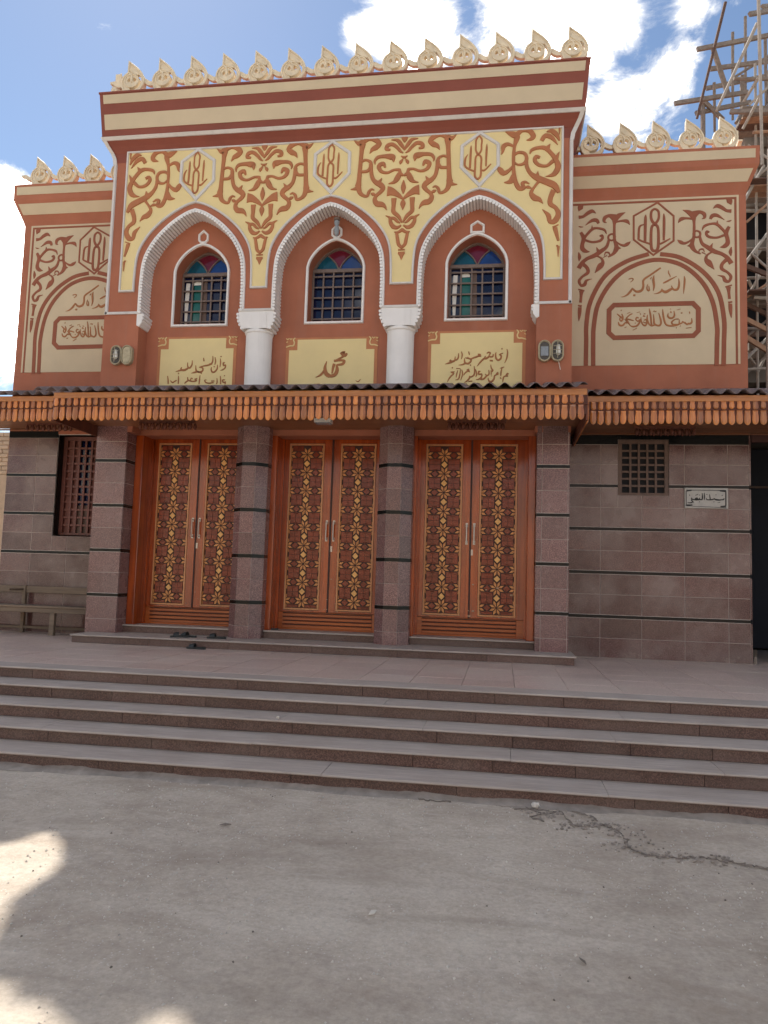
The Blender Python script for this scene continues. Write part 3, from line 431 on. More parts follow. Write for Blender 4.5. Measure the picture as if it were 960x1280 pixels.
 'panel_text1': [[[-3.99,3.042,0.0132],[-4.013,3.037,0.0208],[-4.007,3.001,0.0227],[-3.979,3.005,0.0189],[-3.984,2.964,0.0208],[-4.017,2.938,0.0189],[-4.053,2.928,0.0057]],[[-4.062,3.101,0.0094],[-4.056,3.043,0.0189],[-4.061,2.975,0.0113]],[[-4.057,3.137,0.0189],[-4.046,3.126,0.0189]],[[-4.101,3.012,0.0094],[-4.101,2.955,0.0208],[-4.133,2.913,0.0246],[-4.17,2.903,0.0227],[-4.193,2.94,0.0189],[-4.188,2.977,0.0094]],[[-4.153,2.987,0.0189],[-4.141,2.979,0.0189]],[[-4.142,3.123,0.0094],[-4.132,3.065,0.0189],[-4.14,3.013,0.0113]],[[-4.177,3.139,0.0094],[-4.174,3.086,0.0189],[-4.188,3.034,0.0227],[-4.225,3.024,0.0189]],[[-4.182,3.029,0.0227],[-4.256,3.004,0.0246],[-4.299,2.999,0.0208],[-4.373,2.979,0.0132]],[[-4.316,3.115,0.0113],[-4.308,3.067,0.0189]],[[-4.373,2.979,0.0151],[-4.324,2.968,0.0208],[-4.322,2.926,0.0246],[-4.364,2.906,0.0264],[-4.402,2.911,0.0208]],[[-4.364,2.906,0.0246],[-4.419,2.927,0.0246],[-4.429,3.006,0.0094]],[[-4.412,2.911,0.0246],[-4.455,2.901,0.0227],[-4.492,2.891,0.0057]],[[-4.347,2.892,0.0189],[-4.331,2.887,0.0189]],[[-4.487,3.08,0.0094],[-4.489,3.017,0.0208],[-4.519,2.97,0.0246],[-4.552,2.992,0.0189],[-4.556,3.05,0.0094]],[[-4.54,2.971,0.0246],[-4.598,2.94,0.0321],[-4.653,2.946,0.0264],[-4.644,2.982,0.0151]],[[-4.642,2.94,0.0246],[-4.69,2.93,0.0208],[-4.733,2.915,0.0057]],[[-3.991,2.852,0.0189],[-3.982,2.846,0.0189]],[[-3.975,2.787,0.0151],[-4.009,2.787,0.0208],[-3.998,2.751,0.0208],[-3.969,2.756,0.0189],[-3.973,2.724,0.017]],[[-4.049,2.845,0.0094],[-4.04,2.782,0.0189],[-4.04,2.725,0.0151]],[[-4.098,2.814,0.0094],[-4.093,2.762,0.0189],[-4.099,2.726,0.0151]],[[-4.181,2.773,0.017],[-4.134,2.775,0.017]],[[-4.146,2.752,0.0189],[-4.21,2.742,0.0189],[-4.264,2.753,0.0189],[-4.282,2.785,0.0132],[-4.255,2.79,0.0132]],[[-4.356,2.858,0.0094],[-4.361,2.796,0.0189],[-4.365,2.728,0.0151]],[[-4.396,2.812,0.017],[-4.428,2.802,0.0208],[-4.4,2.78,0.0189]],[[-4.405,2.781,0.0208],[-4.453,2.771,0.0208],[-4.497,2.781,0.0189],[-4.488,2.818,0.0151],[-4.466,2.807,0.0151]],[[-4.486,2.776,0.0189],[-4.536,2.792,0.0208],[-4.543,2.834,0.0132]],[[-4.53,2.787,0.0208],[-4.566,2.761,0.0208],[-4.587,2.74,0.0113]],[[-4.691,2.894,0.0189],[-4.68,2.885,0.0189]],[[-4.685,2.851,0.0094],[-4.682,2.794,0.0189],[-4.684,2.736,0.0151]],[[-4.709,2.789,0.0151],[-4.741,2.773,0.0189],[-4.772,2.758,0.0189],[-4.807,2.784,0.0132]],[[-4.852,2.853,0.0113],[-4.842,2.79,0.0208],[-4.837,2.737,0.017]]],
 'sign_text': [[[2.948,1.232,0.0138],[2.938,1.215,0.0152],[2.91,1.212,0.0138],[2.891,1.208,0.0165],[2.853,1.211,0.0207],[2.828,1.22,0.0152],[2.816,1.234,0.0096]],[[2.828,1.224,0.0124],[2.79,1.213,0.0152],[2.771,1.216,0.0138],[2.765,1.256,0.0124],[2.762,1.286,0.0055]],[[2.794,1.213,0.0152],[2.765,1.209,0.0138],[2.727,1.212,0.0124],[2.721,1.235,0.0069]],[[2.838,1.281,0.0124],[2.847,1.277,0.0124]],[[2.813,1.183,0.0138],[2.82,1.181,0.0138]],[[2.723,1.284,0.0096],[2.731,1.276,0.0096]],[[2.696,1.305,0.0055],[2.697,1.255,0.0138],[2.694,1.205,0.0069]],[[2.665,1.302,0.0055],[2.669,1.255,0.0152],[2.667,1.218,0.0152],[2.645,1.209,0.0138],[2.629,1.224,0.011],[2.639,1.234,0.0096]],[[2.642,1.211,0.0138],[2.607,1.207,0.0152],[2.601,1.23,0.0152],[2.582,1.223,0.0179],[2.588,1.207,0.0193],[2.62,1.214,0.0179]],[[2.588,1.207,0.0165],[2.55,1.21,0.0152],[2.528,1.226,0.0124],[2.534,1.236,0.0069]],[[2.531,1.223,0.011],[2.531,1.196,0.0138],[2.547,1.183,0.011],[2.525,1.166,0.0138],[2.487,1.165,0.0096],[2.48,1.175,0.0055]],[[2.627,1.274,0.0096],[2.638,1.272,0.0096]],[[2.626,1.181,0.0124],[2.634,1.178,0.0124]],[[2.503,1.279,0.0069],[2.506,1.259,0.0083]],[[2.577,1.267,0.0069],[2.614,1.282,0.0083]],[[2.913,1.265,0.0055],[2.932,1.275,0.0083]],[[2.859,1.171,0.0041],[2.897,1.178,0.0069]],[[2.547,1.186,0.0055],[2.559,1.166,0.0055]],[[2.46,1.329,0.0096],[2.46,1.124,0.0096]],[[2.97,1.329,0.0138],[2.969,1.133,0.0138]],[[2.459,1.339,0.0083],[2.974,1.34,0.0083]],[[2.461,1.121,0.0055],[2.972,1.106,0.0069]],[[2.465,1.329,0.0207],[2.529,1.337,0.0179]],[[2.892,1.335,0.0179],[2.97,1.327,0.022]],[[2.467,1.131,0.0207],[2.54,1.136,0.0152]],[[2.9,1.118,0.0179],[2.969,1.126,0.0193]]],
 'scaffold': [[3.761,13.4,10.405,3.329,13.65,8.416,0.013,"r"],[4.223,14.6,10.708,4.28,14.85,9.082,0.014,"g"],[4.639,15.2,11.464,4.701,15.45,9.751,0.013,"g"],[4.055,12.6,9.83,4.159,12.85,7.044,0.012,"l"],[3.879,14.6,9.71,3.947,14.85,8.859,0.013,"g"],[3.323,13.6,9.696,4.679,13.85,10.052,0.019,"b"],[3.708,14.2,9.716,4.875,14.45,9.967,0.02,"b"],[3.805,14.9,9.796,5.107,15.15,10.152,0.019,"b"],[2.976,13.8,8.823,4.319,14.05,9.112,0.018,"b"],[3.485,14.4,8.985,4.555,14.65,9.3,0.019,"b"],[4.097,13.2,9.991,4.55,13.45,10.217,0.016,"b"],[4.536,13.9,10.647,4.788,14.15,10.844,0.017,"b"],[3.659,13.9,9.976,4.009,14.15,9.127,0.017,"b"],[4.191,13.1,9.739,3.581,13.35,8.348,0.01,"l"],[3.543,14.3,9.23,4.023,14.55,8.91,0.019,"b"],[4.142,12.9,8.247,3.951,13.15,7.87,0.013,"l"],[4.327,13.5,9.008,4.149,13.75,8.738,0.012,"l"],[4.613,14.0,10.118,4.692,14.25,8.97,0.014,"g"],[4.995,14.8,10.347,4.351,15.05,10.077,0.011,"g"],[4.479,14.9,10.026,4.538,15.15,9.068,0.015,"b"],[4.326,13.0,8.073,3.776,13.25,8.257,0.013,"b"],[3.916,13.4,8.137,4.066,13.65,8.452,0.01,"g"],[4.009,13.3,6.672,4.399,13.5,7.387,0.016,"l"],[3.907,13.1,5.41,4.4,13.299999999999999,6.105,0.018,"l"],[4.081,13.6,4.977,4.426,13.799999999999999,5.586,0.015,"l"],[4.295,13.9,5.015,4.653,14.1,5.564,0.015,"l"],[3.869,13.0,4.502,4.345,13.2,4.331,0.026,"p"],[3.836,12.9,4.168,4.308,13.1,3.948,0.029,"p"],[3.938,13.2,5.484,4.423,13.399999999999999,5.371,0.02,"d"],[4.02,13.5,4.941,4.513,13.7,4.768,0.027,"d"],[4.041,13.4,3.921,4.476,13.6,4.369,0.02,"l"],[4.136,13.7,4.442,4.575,13.899999999999999,4.516,0.037,"d"],[4.368,13.9,5.905,4.512,14.1,6.127,0.017,"l"],[4.207,13.8,5.457,4.391,14.0,5.256,0.017,"l"],[4.406,14,3.856,4.67,14.2,4.321,0.017,"l"],[4.131,13.9,4.271,4.439,14.1,3.952,0.015,"l"]],
 'wires': [[[-24.782,12.456],[-20.63,9.863]],[[-24.594,10.374],[-20.483,7.991]]],
}


# ------------------------------------------------------------------ levels (camera eye = 0)
GZ, LZ, PZ, DZ = -1.516, -0.963, -0.853, -0.745       # ground, landing, lower door step, door sill
YT, YN, YW = 10.0, 10.26, 10.8                        # tower face, niche wall, wing face
XL, XR = -5.76, 0.86                                  # tower sides
WL, WR = -7.70, 3.276                                 # outer sides of the wings
SY, TR, RI = 6.986, 0.371, 0.1107                     # landing edge, tread, riser
ARCH = [(-4.45, .770), (-2.455, .770), (-.388, .788)]
COLX = [-3.465, -1.432]

# ------------------------------------------------------------------ ground
def axis_vals(lo, hi, f0, f1, step):
    v = []; x = f0
    while x <= f1 + 1e-6: v.append(x); x += step
    s = step; x = v[-1]
    while x < hi: s *= 1.35; x += s; v.append(min(x, hi))
    s = step; x = v[0]
    while x > lo: s *= 1.35; x -= s; v.insert(0, max(x, lo))
    return v
gx = axis_vals(-400, 400, -4.5, 3.5, .045); gy = axis_vals(-400, 400, 1.8, 6.0, .045)
V = []
for y in gy:
    for x in gx:
        z = GZ
        if -12 < x < 10 and -8 < y < 5.9:
            z += (noise.noise((x * .8, y * .8, 3)) * .012 + noise.noise((x * 4, y * 4, 1)) * .004 + noise.noise((x * 14, y * 14, 5)) * .0016) * min(1, (5.9 - y) * 2)
        V.append((x, y, z))
nx_ = len(gx)
F = [(j * nx_ + i, j * nx_ + i + 1, (j + 1) * nx_ + i + 1, (j + 1) * nx_ + i) for j in range(len(gy) - 1) for i in range(nx_ - 1)]
g = obj('ground', V, F, 'ground', smooth=True); g['kind'] = 'structure'

# landing (porch floor) with its paving tiles
lm = MB().box(-10.5, 6.5, SY + .03, 16.0, GZ - .1, LZ - .02)
landing = lm.done('landing', 'grout'); landing['kind'] = 'structure'
ts = .492; meshes = {}
for i in range(-20, 13):
    for j in range(8):
        x0 = i * ts - .35; y0 = SY + .30 + j * ts
        y1 = min(y0 + ts, 11.6)
        mb = MB()
        c = .003; xa, xb, ya, yb = 0, ts - .004, 0, y1 - y0 - .004
        mb.add([(xa + c, ya + c, 0), (xb - c, ya + c, 0), (xb - c, yb - c, 0), (xa + c, yb - c, 0), (xa, ya, -c), (xb, ya, -c), (xb, yb, -c), (xa, yb, -c), (xa, ya, -.03), (xb, ya, -.03), (xb, yb, -.03), (xa, yb, -.03)],
               [(0, 1, 2, 3), (4, 5, 1, 0), (5, 6, 2, 1), (6, 7, 3, 2), (7, 4, 0, 3), (8, 9, 5, 4), (9, 10, 6, 5), (10, 11, 7, 6), (11, 8, 4, 7)])
        if ('pt' not in meshes): meshes['pt'] = mb.done('paving_tile', 'paving', landing); o = meshes['pt']
        else: o = link(bpy.data.objects.new('paving_tile', meshes['pt'].data), landing)
        o.location = (x0, y0, LZ + random.uniform(-.0012, .0008))

# entrance steps
steps = thing('entrance_steps', 'broad flight of low brown granite steps with pale marble treads across the whole front', 'steps')
core = MB()
for k in range(5): core.box(-10.5, 6.5, SY - k * TR + .04, SY + .4, GZ - .1, LZ - k * RI - .0205)
core.done('step_core', 'mortar', steps)
def slab(x0, x1, y0, y1, z, th=.019):
    prof = [(y1, z), (y0 + .010, z), (y0 + .003, z - .004), (y0, z - .011), (y0, z - th + .006), (y0 + .006, z - th), (y1, z - th)]
    m = len(prof); V = [(x, a, b) for x in (x0, x1) for a, b in prof]
    F = [(i, i + 1, i + 1 + m, i + m) for i in range(m - 1)] + [tuple(range(m))[::-1], tuple(range(m, 2 * m))]
    F = [tuple(reversed(q)) for q in F]
    return MB().add(V, F)
jr = random.Random(3)
for k in range(5):
    x = -10.5 + jr.uniform(0, .6); y0 = SY - k * TR - .022
    while x < 6.3:
        w = jr.choice([1.5, 1.8, 1.2, 2.0]); x1 = min(x + w, 6.45)
        slab(x, x1 - .004, y0, SY - (k - 1) * TR + .03 if k else SY + .297, LZ - k * RI + jr.uniform(-.002, .001)).done('tread_slab', 'tread', steps)
        x = x1
for k in range(5):
    x = -10.5 + jr.uniform(0, .6); yy = SY - k * TR + jr.uniform(0, .004); zt = LZ - k * RI - .020; zb = LZ - (k + 1) * RI + .001 if k < 4 else GZ - .03
    while x < 6.3:
        w = jr.choice([.9, 1.2, .6]); x1 = min(x + w, 6.45)
        MB().cbox(x, x1 - .003, yy, yy + .03, zb, zt, .002).done('riser_slab', 'riser', steps)
        x = x1
# crumbled mortar along the foot of the steps
mb = MB(); n = 260; V = []
for i in range(n + 1):
    x = -6 + 11.5 * i / n; a = .05 + .05 * noise.noise((x * 1.7, 0, 0)) + .025 * noise.noise((x * 9, 2, 0)); h = .022 + .018 * noise.noise((x * 3, 5, 0)) + .008 * noise.noise((x * 15, 5, 0))
    y = SY - 4 * TR
    V += [(x, y + .01, GZ + h + .012), (x, y - a * .5, GZ + h * .7), (x, y - a - .05, GZ - .004)]
mb.add(V, [q for i in range(n) for q in ((i * 3 + 1, i * 3 + 4, i * 3 + 3, i * 3), (i * 3 + 2, i * 3 + 5, i * 3 + 4, i * 3 + 1))])
mb.done('mortar_fillet', 'mortar', steps, True)

# ------------------------------------------------------------------ the mosque
mosque = thing('mosque', 'terracotta and cream mosque front with three arched windows above three carved double doors', 'mosque')
def part(mb, name, mat, parent=None, smooth=False): return mb.done(name, mat, parent or mosque, smooth)

# solid volumes behind the facade
vb = MB()
vb.box(XL + .02, XR - .02, 10.58, 12.6, 2.3, 6.90)
vb.box(XL + .02, XR - .02, 10.72, 14.0, GZ, 2.3)
vb.box(WL + .02, XL + .02, 11.06, 18.0, GZ, 6.08); vb.box(XR - .02, WR - .02, 11.06, 18.0, GZ, 6.08); vb.box(XL + .02, XR - .02, 12.6, 18.0, 2.0, 6.08)
part(vb, 'building_core', 'terracotta')

ARC_PTS = [(0, 5.215), (.10, 5.185), (.20, 5.135), (.33, 5.05), (.46, 4.94), (.59, 4.80), (.69, 4.645), (.75, 4.50), (.778, 4.33), (.79, 4.07)]
def arch_curve(cx, hw, rise=0.0, grow=0.0, zbot=3.725):
    k = (hw + grow) / .79
    right = cr([(a * k, b + rise) for a, b in ARC_PTS], 3)
    pts = [(cx - a, b) for a, b in reversed(right)] + [(cx + a, b) for a, b in right[1:]]
    return [(pts[0][0], zbot)] + pts + [(pts[-1][0], zbot)]

# front plate of the tower with the three arch openings
out = [(XL, 1.98), (-5.22, 1.98)]
for cx, hw in ARCH: out += arch_curve(cx, hw)
out += [(.405, 1.98), (XR, 1.98), (XR, 6.0), (XL, 6.0)]
# dedupe the pier corner points
out2 = []
for p in out:
    if not out2 or (abs(p[0] - out2[-1][0]) > 1e-4 or abs(p[1] - out2[-1][1]) > 1e-4): out2.append(p)
part(MB().prism([out2], YT, YN + .02), 'tower_wall', 'terracotta')
part(MB().box(XL, -5.22, YN + .02, 10.60, 1.98, 6.0).box(.405, XR, YN + .02, 10.60, 1.98, 6.0), 'tower_side_wall', 'terracotta')
WIN = [(-4.418, .432), (-2.412, .430), (-.412, .434)]
WTAB = [(0, 1), (.2, .945), (.41, .83), (.60, .69), (.76, .52), (.88, .34), (.955, .18), (1, 0)]
def win_shape(cx, hw, z0, zs, zt):
    r = cr([(cx + a * hw, zs + (zt - zs) * b) for a, b in WTAB], 3)
    l = [(2 * cx - x, z) for x, z in reversed(r)]
    return [(cx - hw, z0)] + l + r[1:] + [(cx + hw, z0)]
# niche wall with window openings
holes = [win_shape(cx, hw - .04, 3.63, 4.42, 4.80) for cx, hw in WIN]
part(MB().prism([[(-5.3, 1.98), (.5, 1.98), (.5, 5.5), (-5.3, 5.5)]] + holes, YN, 10.56), 'niche_wall', 'terracotta')

# cornice of the tower and of the wings: stacked mouldings
def stack(mb, x0, x1, y, yb, levels):
    V = []; F = []
    for ox, oy, z in levels: V += [(x0 - ox, y - oy, z), (x1 + ox, y - oy, z), (x1 + ox, yb, z), (x0 - ox, yb, z)]
    for i in range(len(levels) - 1):
        a = i * 4
        for k in range(4): F.append((a + k, a + (k + 1) % 4, a + 4 + (k + 1) % 4, a + 4 + k))
    F += [(3, 2, 1, 0), tuple((len(levels) - 1) * 4 + k for k in range(4))]
    mb.add(V, F)
TC = [(0, 0, 6.0), (.015, 0, 6.06), (.05, .0, 6.14), (.10, .06, 6.225), (.13, .13, 6.30), (.135, .145, 6.31), (.15, .16, 6.5), (.19, .20, 6.97)]
cm = MB(); stack(cm, XL, XR, YT, 12.6, TC); cornice = part(cm, 'tower_cornice', 'terracotta_shaded')
def lerp_o(levels, z):
    for (a, b, c), (d, e, f_) in zip(levels[:-1], levels[1:]):
        if c <= z <= f_: t = (z - c) / (f_ - c); return a + (d - a) * t, b + (e - b) * t
    return levels[-1][:2]
def cornice_band(levels, x0, x1, y, z0, z1, proud, inset, name, mat, parent, sides=(1, 1), yb=12.4):
    (ax, ay), (bx, by) = lerp_o(levels, z0), lerp_o(levels, z1)
    mb = MB(); p = proud
    V = [(x0 - ax + inset, y - ay - p, z0), (x1 + ax - inset, y - ay - p, z0), (x1 + bx - inset, y - by - p, z1), (x0 - bx + inset, y - by - p, z1)]
    V += [(x, yy + p + .01, z) for x, yy, z in V]
    mb.add(V, [(0, 1, 2, 3), (1, 0, 4, 5), (3, 2, 6, 7), (0, 3, 7, 4), (2, 1, 5, 6)])
    for s, xx in ((-1, x0), (1, x1)):
        if not sides[0 if s < 0 else 1]: continue
        a = [(xx + s * (ax + p), y - ay + inset, z0), (xx + s * (ax + p), yb, z0), (xx + s * (bx + p), yb, z1), (xx + s * (bx + p), y - by + inset, z1)]
        b = [(q[0] - s * (p + .01), q[1], q[2]) for q in a]
        f = [(0, 1, 2, 3), (1, 0, 4, 5), (3, 2, 6, 7), (0, 3, 7, 4), (2, 1, 5, 6)]
        if s < 0: f = [tuple(reversed(q)) for q in f]
        mb.add(a + b, f)
    return mb.done(name, mat, parent)
cornice_band(TC, XL, XR, YT, 6.815, 6.945, .006, .055, 'cream_band', 'cream', cornice)
cornice_band(TC, XL, XR, YT, 6.43, 6.655, .006, .055, 'cream_band', 'cream', cornice)
cornice_band(TC, XL, XR, YT, 6.285, 6.325, .016, -.012, 'white_moulding', 'trim', cornice)
def ledge(mb, x0, x1, y0, y1, z0, z1): mb.box(x0, x1, y0, y1, z0, z1)
lm = MB().box(XL - .20, XR + .20, YT - .21, 12.6, 6.965, 6.99); part(lm, 'cornice_cap', 'terracotta_shaded', cornice)
WC = [(0, 0, 5.50), (.015, .015, 5.55), (.14, .14, 5.87), (.145, .145, 6.13)]
for x0, x1, sd in ((WL, XL - .005, (1, 0)), (XR + .005, WR, (0, 1))):
    mb = MB(); V = []; F = []
    for ox, oy, z in WC:
        a = x0 - ox * sd[0]; b = x1 + ox * sd[1]
        V += [(a, YW - oy, z), (b, YW - oy, z), (b, 17.9, z), (a, 17.9, z)]
    for i in range(len(WC) - 1):
        for k in range(4): F.append((i * 4 + k, i * 4 + (k + 1) % 4, i * 4 + 4 + (k + 1) % 4, i * 4 + 4 + k))
    F += [(3, 2, 1, 0), (12, 13, 14, 15)]
    wc = part(mb.add(V, F), 'wing_cornice', 'terracotta')
    # bands (flush ends at the tower)
    for z0, z1 in ((5.955, 6.085), (5.66, 5.815)):
        (ax, ay), (bx, by) = lerp_o(WC, z0), lerp_o(WC, z1)
        ia, ib = (.055, 0) if sd[0] else (0, .055)
        xa0, xa1 = x0 - ax * sd[0] + ia, x1 + ax * sd[1] - ib
        xb0, xb1 = x0 - bx * sd[0] + ia, x1 + bx * sd[1] - ib
        p = .006
        V = [(xa0, YW - ay - p, z0), (xa1, YW - ay - p, z0), (xb1, YW - by - p, z1), (xb0, YW - by - p, z1)]
        V += [(q[0], q[1] + .02, q[2]) for q in V]
        MB().add(V, [(0, 1, 2, 3), (1, 0, 4, 5), (3, 2, 6, 7), (0, 3, 7, 4), (2, 1, 5, 6)]).done('cream_band', 'cream', wc)

# white mouldings round the tower face
mb = MB(); w = .05
side = [(XL + .028, 3.705), (XL + .028, 5.97), (XL - .01, 6.07), (XL - .085, 6.26)]
ribbon(mb, [(x, z, w) for x, z in side[:2]], YT, .022); part(mb, 'white_moulding', 'trim'); mb = MB()
ribbon(mb, [(XR - .028, 3.705, w), (XR - .028, 5.97, w)], YT, .022)
part(mb, 'white_moulding', 'trim')
for s, xx in ((-1, XL), (1, XR)):                        # the moulding follows the flare of the cornice
    mb = MB(); lv = [(0, 0, 5.96), (.015, 0, 6.06), (.05, 0, 6.14), (.10, .06, 6.225), (.13, .13, 6.30)]
    V = []
    for ox, oy, z in lv:
        xo = xx + s * (ox + .004); xi = xx + s * (ox - .052)
        V += [(xo, YT - oy - .02, z), (xi, YT - oy - .02, z), (xi, YT - oy + .01, z), (xo, YT - oy + .01, z)]
    F = [(i * 4 + k, i * 4 + (k + 1) % 4, i * 4 + 4 + (k + 1) % 4, i * 4 + 4 + k) for i in range(len(lv) - 1) for k in range(4)]
    mb.add(V, F); part(mb, 'white_moulding', 'trim')
for x0, x1 in ((XL, -5.20), (-3.73, -3.19), (-1.70, -1.165), (.385, XR)):
    mb = MB(); mb.box(x0 + .004, x1 - .004, YT - .022, YT + .02, 3.700, 3.735)
    part(mb, 'white_moulding', 'trim')

# yellow spandrel field, its moulding, medallions and ornament
def field(inset=0.0, bottom=4.045):
    o = [(-5.545 + inset, bottom)]
    for cx, hw in ARCH:
        pts = arch_curve(cx, .885, .13, inset, bottom)
        o += pts
    o += [(.715 - inset, bottom), (.715 - inset, 6.15 - inset), (-5.545 + inset, 6.15 - inset)]
    r = []
    for p in o:
        if not r or (abs(p[0] - r[-1][0]) > 1e-4 or abs(p[1] - r[-1][1]) > 1e-4): r.append(p)
    return r
fpts = field()
part(MB().prism([fpts], YT - .008, YT + .01), 'yellow_spandrel_panel', 'yellow')
mb = MB(); ribbon(mb, [(x, z, .034) for x, z in fpts], YT - .004, .022, closed=True); part(mb, 'white_panel_moulding', 'trim')
TOP = YT - .008
hx = DATA['hexframe']; hz = [(x + .43, z) for x, z in hx]     # relative to the third arch
hexr = [(0, 6.135), (.245, 5.96), (.25, 5.655), (0, 5.385), (-.25, 5.655), (-.245, 5.96)]
for i, (cx, hw) in enumerate(ARCH):
    mb = MB(); ribbon(mb, [(cx + x, z, .05) for x, z in hexr], TOP, .02, closed=True)
    md = part(mb, 'medallion_frame', 'trim')
    mb = MB(); strokes(mb, DATA['medallion'], TOP, .010, dx=cx - ARCH[2][0] + .012, wk=1.15); mb.done('calligraphy', 'ornament', md)
for ax_ in (-3.455, -1.432):
    mb = MB()
    strokes(mb, DATA['spandrel'], TOP, .012, dx=ax_, wk=1.16); part(mb, 'spandrel_ornament', 'ornament')
    mb = MB()
    strokes(mb, DATA['spandrel'], TOP, .0128, dx=ax_, mx=-1, wk=1.16); part(mb, 'spandrel_ornament', 'ornament')
def clipx(sts, lim): return [[(min(x, lim), z, w if x < lim else w * .7) for x, z, w in s] for s in sts]
E1 = clipx(DATA['edge'], .672)
mb = MB(); strokes(mb, E1, TOP, .012, wk=1.14); part(mb, 'spandrel_ornament', 'ornament')
mb = MB(); strokes(mb, [[(XL + XR + .07 - x, z, w) for x, z, w in s] for s in E1], TOP, .012, wk=1.14); part(mb, 'spandrel_ornament', 'ornament')

# arches: white rim and ribbed soffit, capitals, columns
for i, (cx, hw) in enumerate(ARCH):
    c = arch_curve(cx, hw, -.012, -.010)
    mb = MB(); ribbon(mb, [(x, z, .034) for x, z in arch_curve(cx, hw, .018, .016, 3.725)], YT, .024)
    rim = part(mb, 'arch_rim', 'white')
    # ribs: half-round flutes running through the thickness of the wall
    L = [0.0]
    for a, b in zip(c[:-1], c[1:]): L.append(L[-1] + math.dist(a, b))
    n = int(L[-1] / .047); mb = MB()
    for k in range(n + 1):
        d = L[-1] * k / n; j = max(q for q in range(len(L) - 1) if L[q] <= d + 1e-9); t = (d - L[j]) / max(1e-9, L[j + 1] - L[j])
        x = c[j][0] + (c[j + 1][0] - c[j][0]) * t; z = c[j][1] + (c[j + 1][1] - c[j][1]) * t
        mb.tube((x, YT - .030, z), (x, YN + .003, z), .0215, 8)
    stuff(part(mb, 'ribbed_soffit', 'white'))
for cx in COLX:
    mb = MB()
    mb.lathe([(.183, 0), (.186, 1.3), (.190, 1.42)], (cx, YT + .17, 2.02), 28)
    colm = part(mb, 'column', 'white', smooth=True)
    mb = MB()
    mb.prism([[(cx - .20, 3.45), (cx + .20, 3.45), (cx + .232, 3.51), (cx + .25, 3.58), (cx + .255, 3.70), (cx - .255, 3.70), (cx - .25, 3.58), (cx - .232, 3.51)]], YT - .012, YT + .30)
    mb.prism([[(cx - .155, 3.45), (cx + .155, 3.45), (cx + .155, 3.665), (cx - .155, 3.665)]], YT - .022, YT)
    mb.lathe([(.186, -.02), (.203, 0), (.203, .03), (.19, .04)], (cx, YT + .17, 3.41), 28)
    for s in (-1, 1):                                    # scalloped flanks of the capital
        for k in range(5):
            zz = 3.66 - k * .05; xx = cx + s * (.27 - (k / 4.0) ** 2 * .065)
            mb.tube((xx, YT - .014, zz), (xx, YN + .03, zz), .022, 8)
    mb.done('capital', 'white', colm)
for x0, s in ((-5.22, 1), (.405, -1)):                   # hanging brackets at the two outer jambs
    mb = MB()
    mb.prism([[(x0 - .03 * s, 3.70), (x0 + .055 * s, 3.70), (x0 + .05 * s, 3.58), (x0 + .015 * s, 3.52), (x0 - .03 * s, 3.53)][::s]], YT - .016, YN)
    for k in range(4):
        zz = 3.68 - k * .048; mb.tube((x0 + (.055 - k * k * .006) * s, YT - .01, zz), (x0 + (.055 - k * k * .006) * s, YN, zz), .022, 8)
    part(mb, 'hanging_bracket', 'white')

